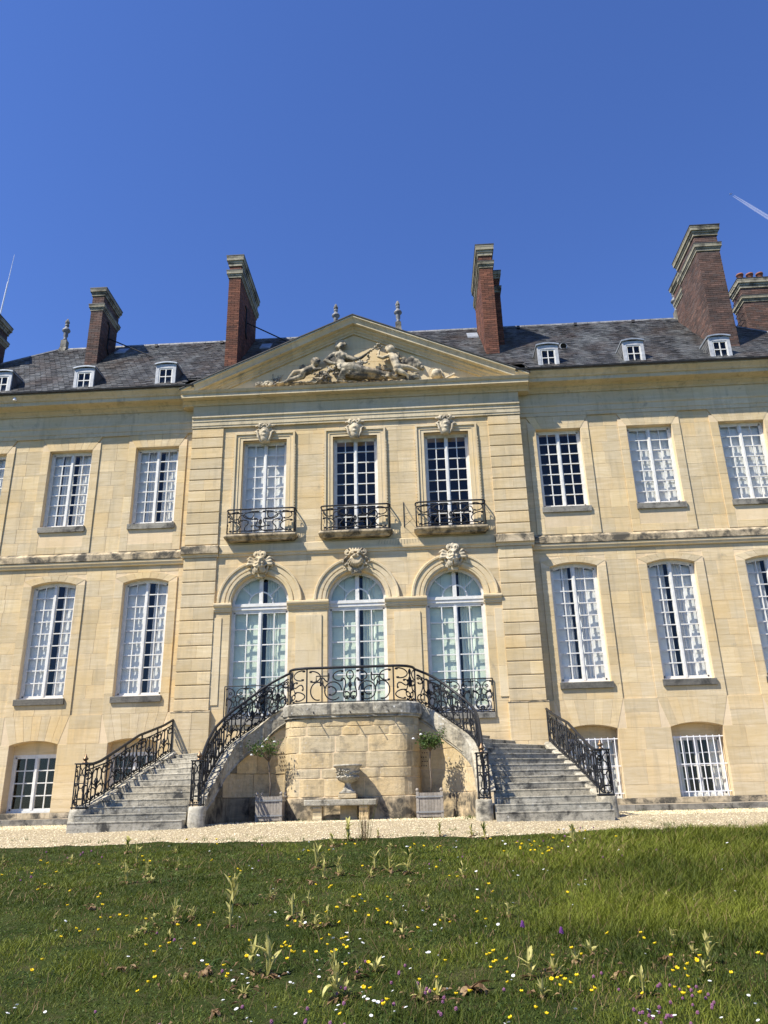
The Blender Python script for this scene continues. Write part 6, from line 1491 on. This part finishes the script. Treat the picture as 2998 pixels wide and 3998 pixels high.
for i, t in enumerate(WILT.split()):
    x, y, h = (float(v)/100 for v in t.split(',')); dry = h < 0; h = abs(h)
    big = h > .16
    if dry: lab, nm = 'withered brown plant lying flat '+where(x, y), 'withered_plant'
    elif big: lab, nm = 'tall pale wilting stalk with upright leaves '+where(x, y), 'wilting_plant'
    else: lab, nm = 'short pale wilting clump of leaves '+where(x, y), 'wilting_plant'
    T = thing(nm, lab, 'plant', (x, y, float(gz(y))-.005), 'wilting pale plants in the lawn', world=False); T.rotation_euler.z = random.uniform(0, 6.28)
    def part(me, name, loc, rot, sc):
        o = bpy.data.objects.new(name, me); COL.objects.link(o); o.parent = T; o.location = loc; o.rotation_euler = rot; o.scale = sc; return o
    if dry:
        part(STUB, 'stem', (0, 0, 0), (0, 0, 0), (h*2, h*2, h*2))
        for k in range(7): part(random.choice(DRY), 'leaf', (0, 0, .03), (random.uniform(-.5, .5), random.uniform(-.55, .0), random.uniform(0, 6.28)), (max(h, .08)*random.uniform(.7, 1.3),)*3)
    else:
        if h > .12: part(STEMP[i % 3], 'stem', (0, 0, 0), (random.uniform(-.12, .12), random.uniform(-.12, .12), 0), (h*.42, h*.42, h))
        nl = 11 if big else 9
        h *= 1.12
        for k in range(nl):
            up = random.uniform(.02, .40) if random.random() < .82 else random.uniform(.5, 1.2); lm = LEAF if random.random() < .88 else WEEDL
            part(random.choice(lm), 'leaf', (0, 0, (k/nl)*h*.62 if h > .12 else .005), (random.uniform(-.3, .3), -math.pi/2+up, 2.4*k+random.uniform(-.3, .3)), (h*random.uniform(.42, .66) if h > .12 else h*random.uniform(.8, 1.15),)*3)
        for k in range(3): part(random.choice(DRY), 'leaf', (0, 0, .025), (random.uniform(-.4, .4), random.uniform(-.3, .1), random.uniform(0, 6.28)), (max(.06, h*.42),)*3)
# brown leaf litter round the withered plants
mb = MB()
for t in WILT.split():
    x, y, h = (float(v)/100 for v in t.split(','))
    for k in range(random.randint(3, 12)):
        px, py = x+random.gauss(0, .10), y+random.gauss(0, .10); a = random.uniform(0, 6.28); L_ = random.uniform(.025, .07); w_ = L_*random.uniform(.25, .5); z = float(gz(py))+.022
        e = Vector((math.cos(a), math.sin(a), random.uniform(-.2, .5)))*L_; n_ = Vector((-math.sin(a), math.cos(a), random.uniform(-.4, .4)))*w_*.5; c_ = Vector((px, py, z)); mb.cur = random.random()
        i = mb.add([tuple(c_), tuple(c_+e*.5+n_+Vector((0, 0, .012))), tuple(c_+e), tuple(c_+e*.5-n_+Vector((0, 0, .012)))]); mb.face((i, i+1, i+2, i+3))
o = mb.build('leaf_litter', 'dry_leaf', kind='stuff'); tag(o, 'brown dead leaves lying in the grass round the withered plants', 'leaf litter')
# feathery grass stalks in front of the bench
G = thing('grass_tuft', 'tall wispy tuft of grass stalks rising in front of the bench', 'grass tuft', (0.58, -6.35, float(gz(-6.35))), world=False)
for k in range(26):
    mb = MB(); a = random.uniform(0, 6.28); h = random.uniform(.25, .62); q_ = random.uniform(.01, .10); mb.cur = random.random()
    mb.tube([(math.cos(a)*q_, math.sin(a)*q_, 0), (math.cos(a)*q_*1.2+random.gauss(0, .02), math.sin(a)*q_*1.2, h*.5), (math.cos(a)*q_*1.6+random.gauss(0, .05), math.sin(a)*q_*1.6, h)], [.0032, .0026, .0016], 4); mb.build('stalk', 'grass_blade' if k % 2 else 'dry_leaf', G)

# ------------------------------------------------------------------ airliner and its condensation trail
cpos = Vector((CAMX, CAMY, CAMZ)); A = Vector((0.35964828, 0.69808838, 0.61913305)); B = Vector((0.39662004, 0.70372848, 0.58945634)); D_ = 16000.0
pa = cpos+A*D_; hgt = pa.z; pb = cpos+B*(hgt-CAMZ)/B.z; tr = (pb-pa).normalized(); sd = tr.cross(Vector((0, 0, 1))).normalized()
mb = MB(); nn = 26
P0 = pa+tr*90; L_ = (pb-pa).length*1.9
trail = thing('condensation_trail', 'faint white double vapour trail at the right edge of the sky', 'vapour trail', tuple(P0))
for s in (-1, 1):
    mb = MB(); mb.tube([P0+tr*L_*(i/nn)+sd*s*(13+16*(i/nn)) for i in range(nn+1)], [5+7*min(i/6, 1)+10*i/nn for i in range(nn+1)], 10, cap=False); mb.build('vapour_strand', 'vapour', trail, smooth=True)
jet = thing('airliner', 'tiny white airliner at the head of the vapour trail', 'aeroplane', tuple(pa))
mb = MB(); mb.tube([pa-tr*34, pa-tr*30, pa-tr*22, pa+tr*22, pa+tr*34], [.5, 2.2, 3.2, 3.2, .8], 10); mb.build('fuselage', 'jet', jet, smooth=True)
for s in (-1, 1):
    mb = MB(); w0 = pa-tr*6; mb.hexa([tuple(w0+v) for v in (Vector((0, 0, -.4)), sd*s*30+tr*16+Vector((0, 0, -.2)), sd*s*30+tr*20+Vector((0, 0, -.2)), tr*12+Vector((0, 0, -.4)), Vector((0, 0, .4)), sd*s*30+tr*16+Vector((0, 0, .2)), sd*s*30+tr*20+Vector((0, 0, .2)), tr*12+Vector((0, 0, .4)))]); mb.build('wing', 'jet', jet)
    mb = MB(); e = pa-tr*2+sd*s*11+Vector((0, 0, -2)); mb.tube([e-tr*4, e+tr*3], [1.8, 1.4], 8); mb.build('engine', 'jet', jet, smooth=True)
    mb = MB(); w0 = pa+tr*26; mb.hexa([tuple(w0+v) for v in (Vector((0, 0, -.2)), sd*s*10+tr*6+Vector((0, 0, -.2)), sd*s*10+tr*8+Vector((0, 0, -.2)), tr*6+Vector((0, 0, -.2)), Vector((0, 0, .2)), sd*s*10+tr*6+Vector((0, 0, .2)), sd*s*10+tr*8+Vector((0, 0, .2)), tr*6+Vector((0, 0, .2)))]); mb.build('tailplane', 'jet', jet)
mb = MB(); w0 = pa+tr*25; mb.hexa([tuple(w0+v) for v in (-sd*.2, sd*.2, tr*8+sd*.2, tr*8-sd*.2, tr*6+Vector((0, 0, 10))-sd*.2, tr*6+Vector((0, 0, 10))+sd*.2, tr*10+Vector((0, 0, 10))+sd*.2, tr*10+Vector((0, 0, 10))-sd*.2)]); mb.build('fin', 'jet', jet)
for o in bpy.data.objects:
    if '_w' in o: del o['_w']
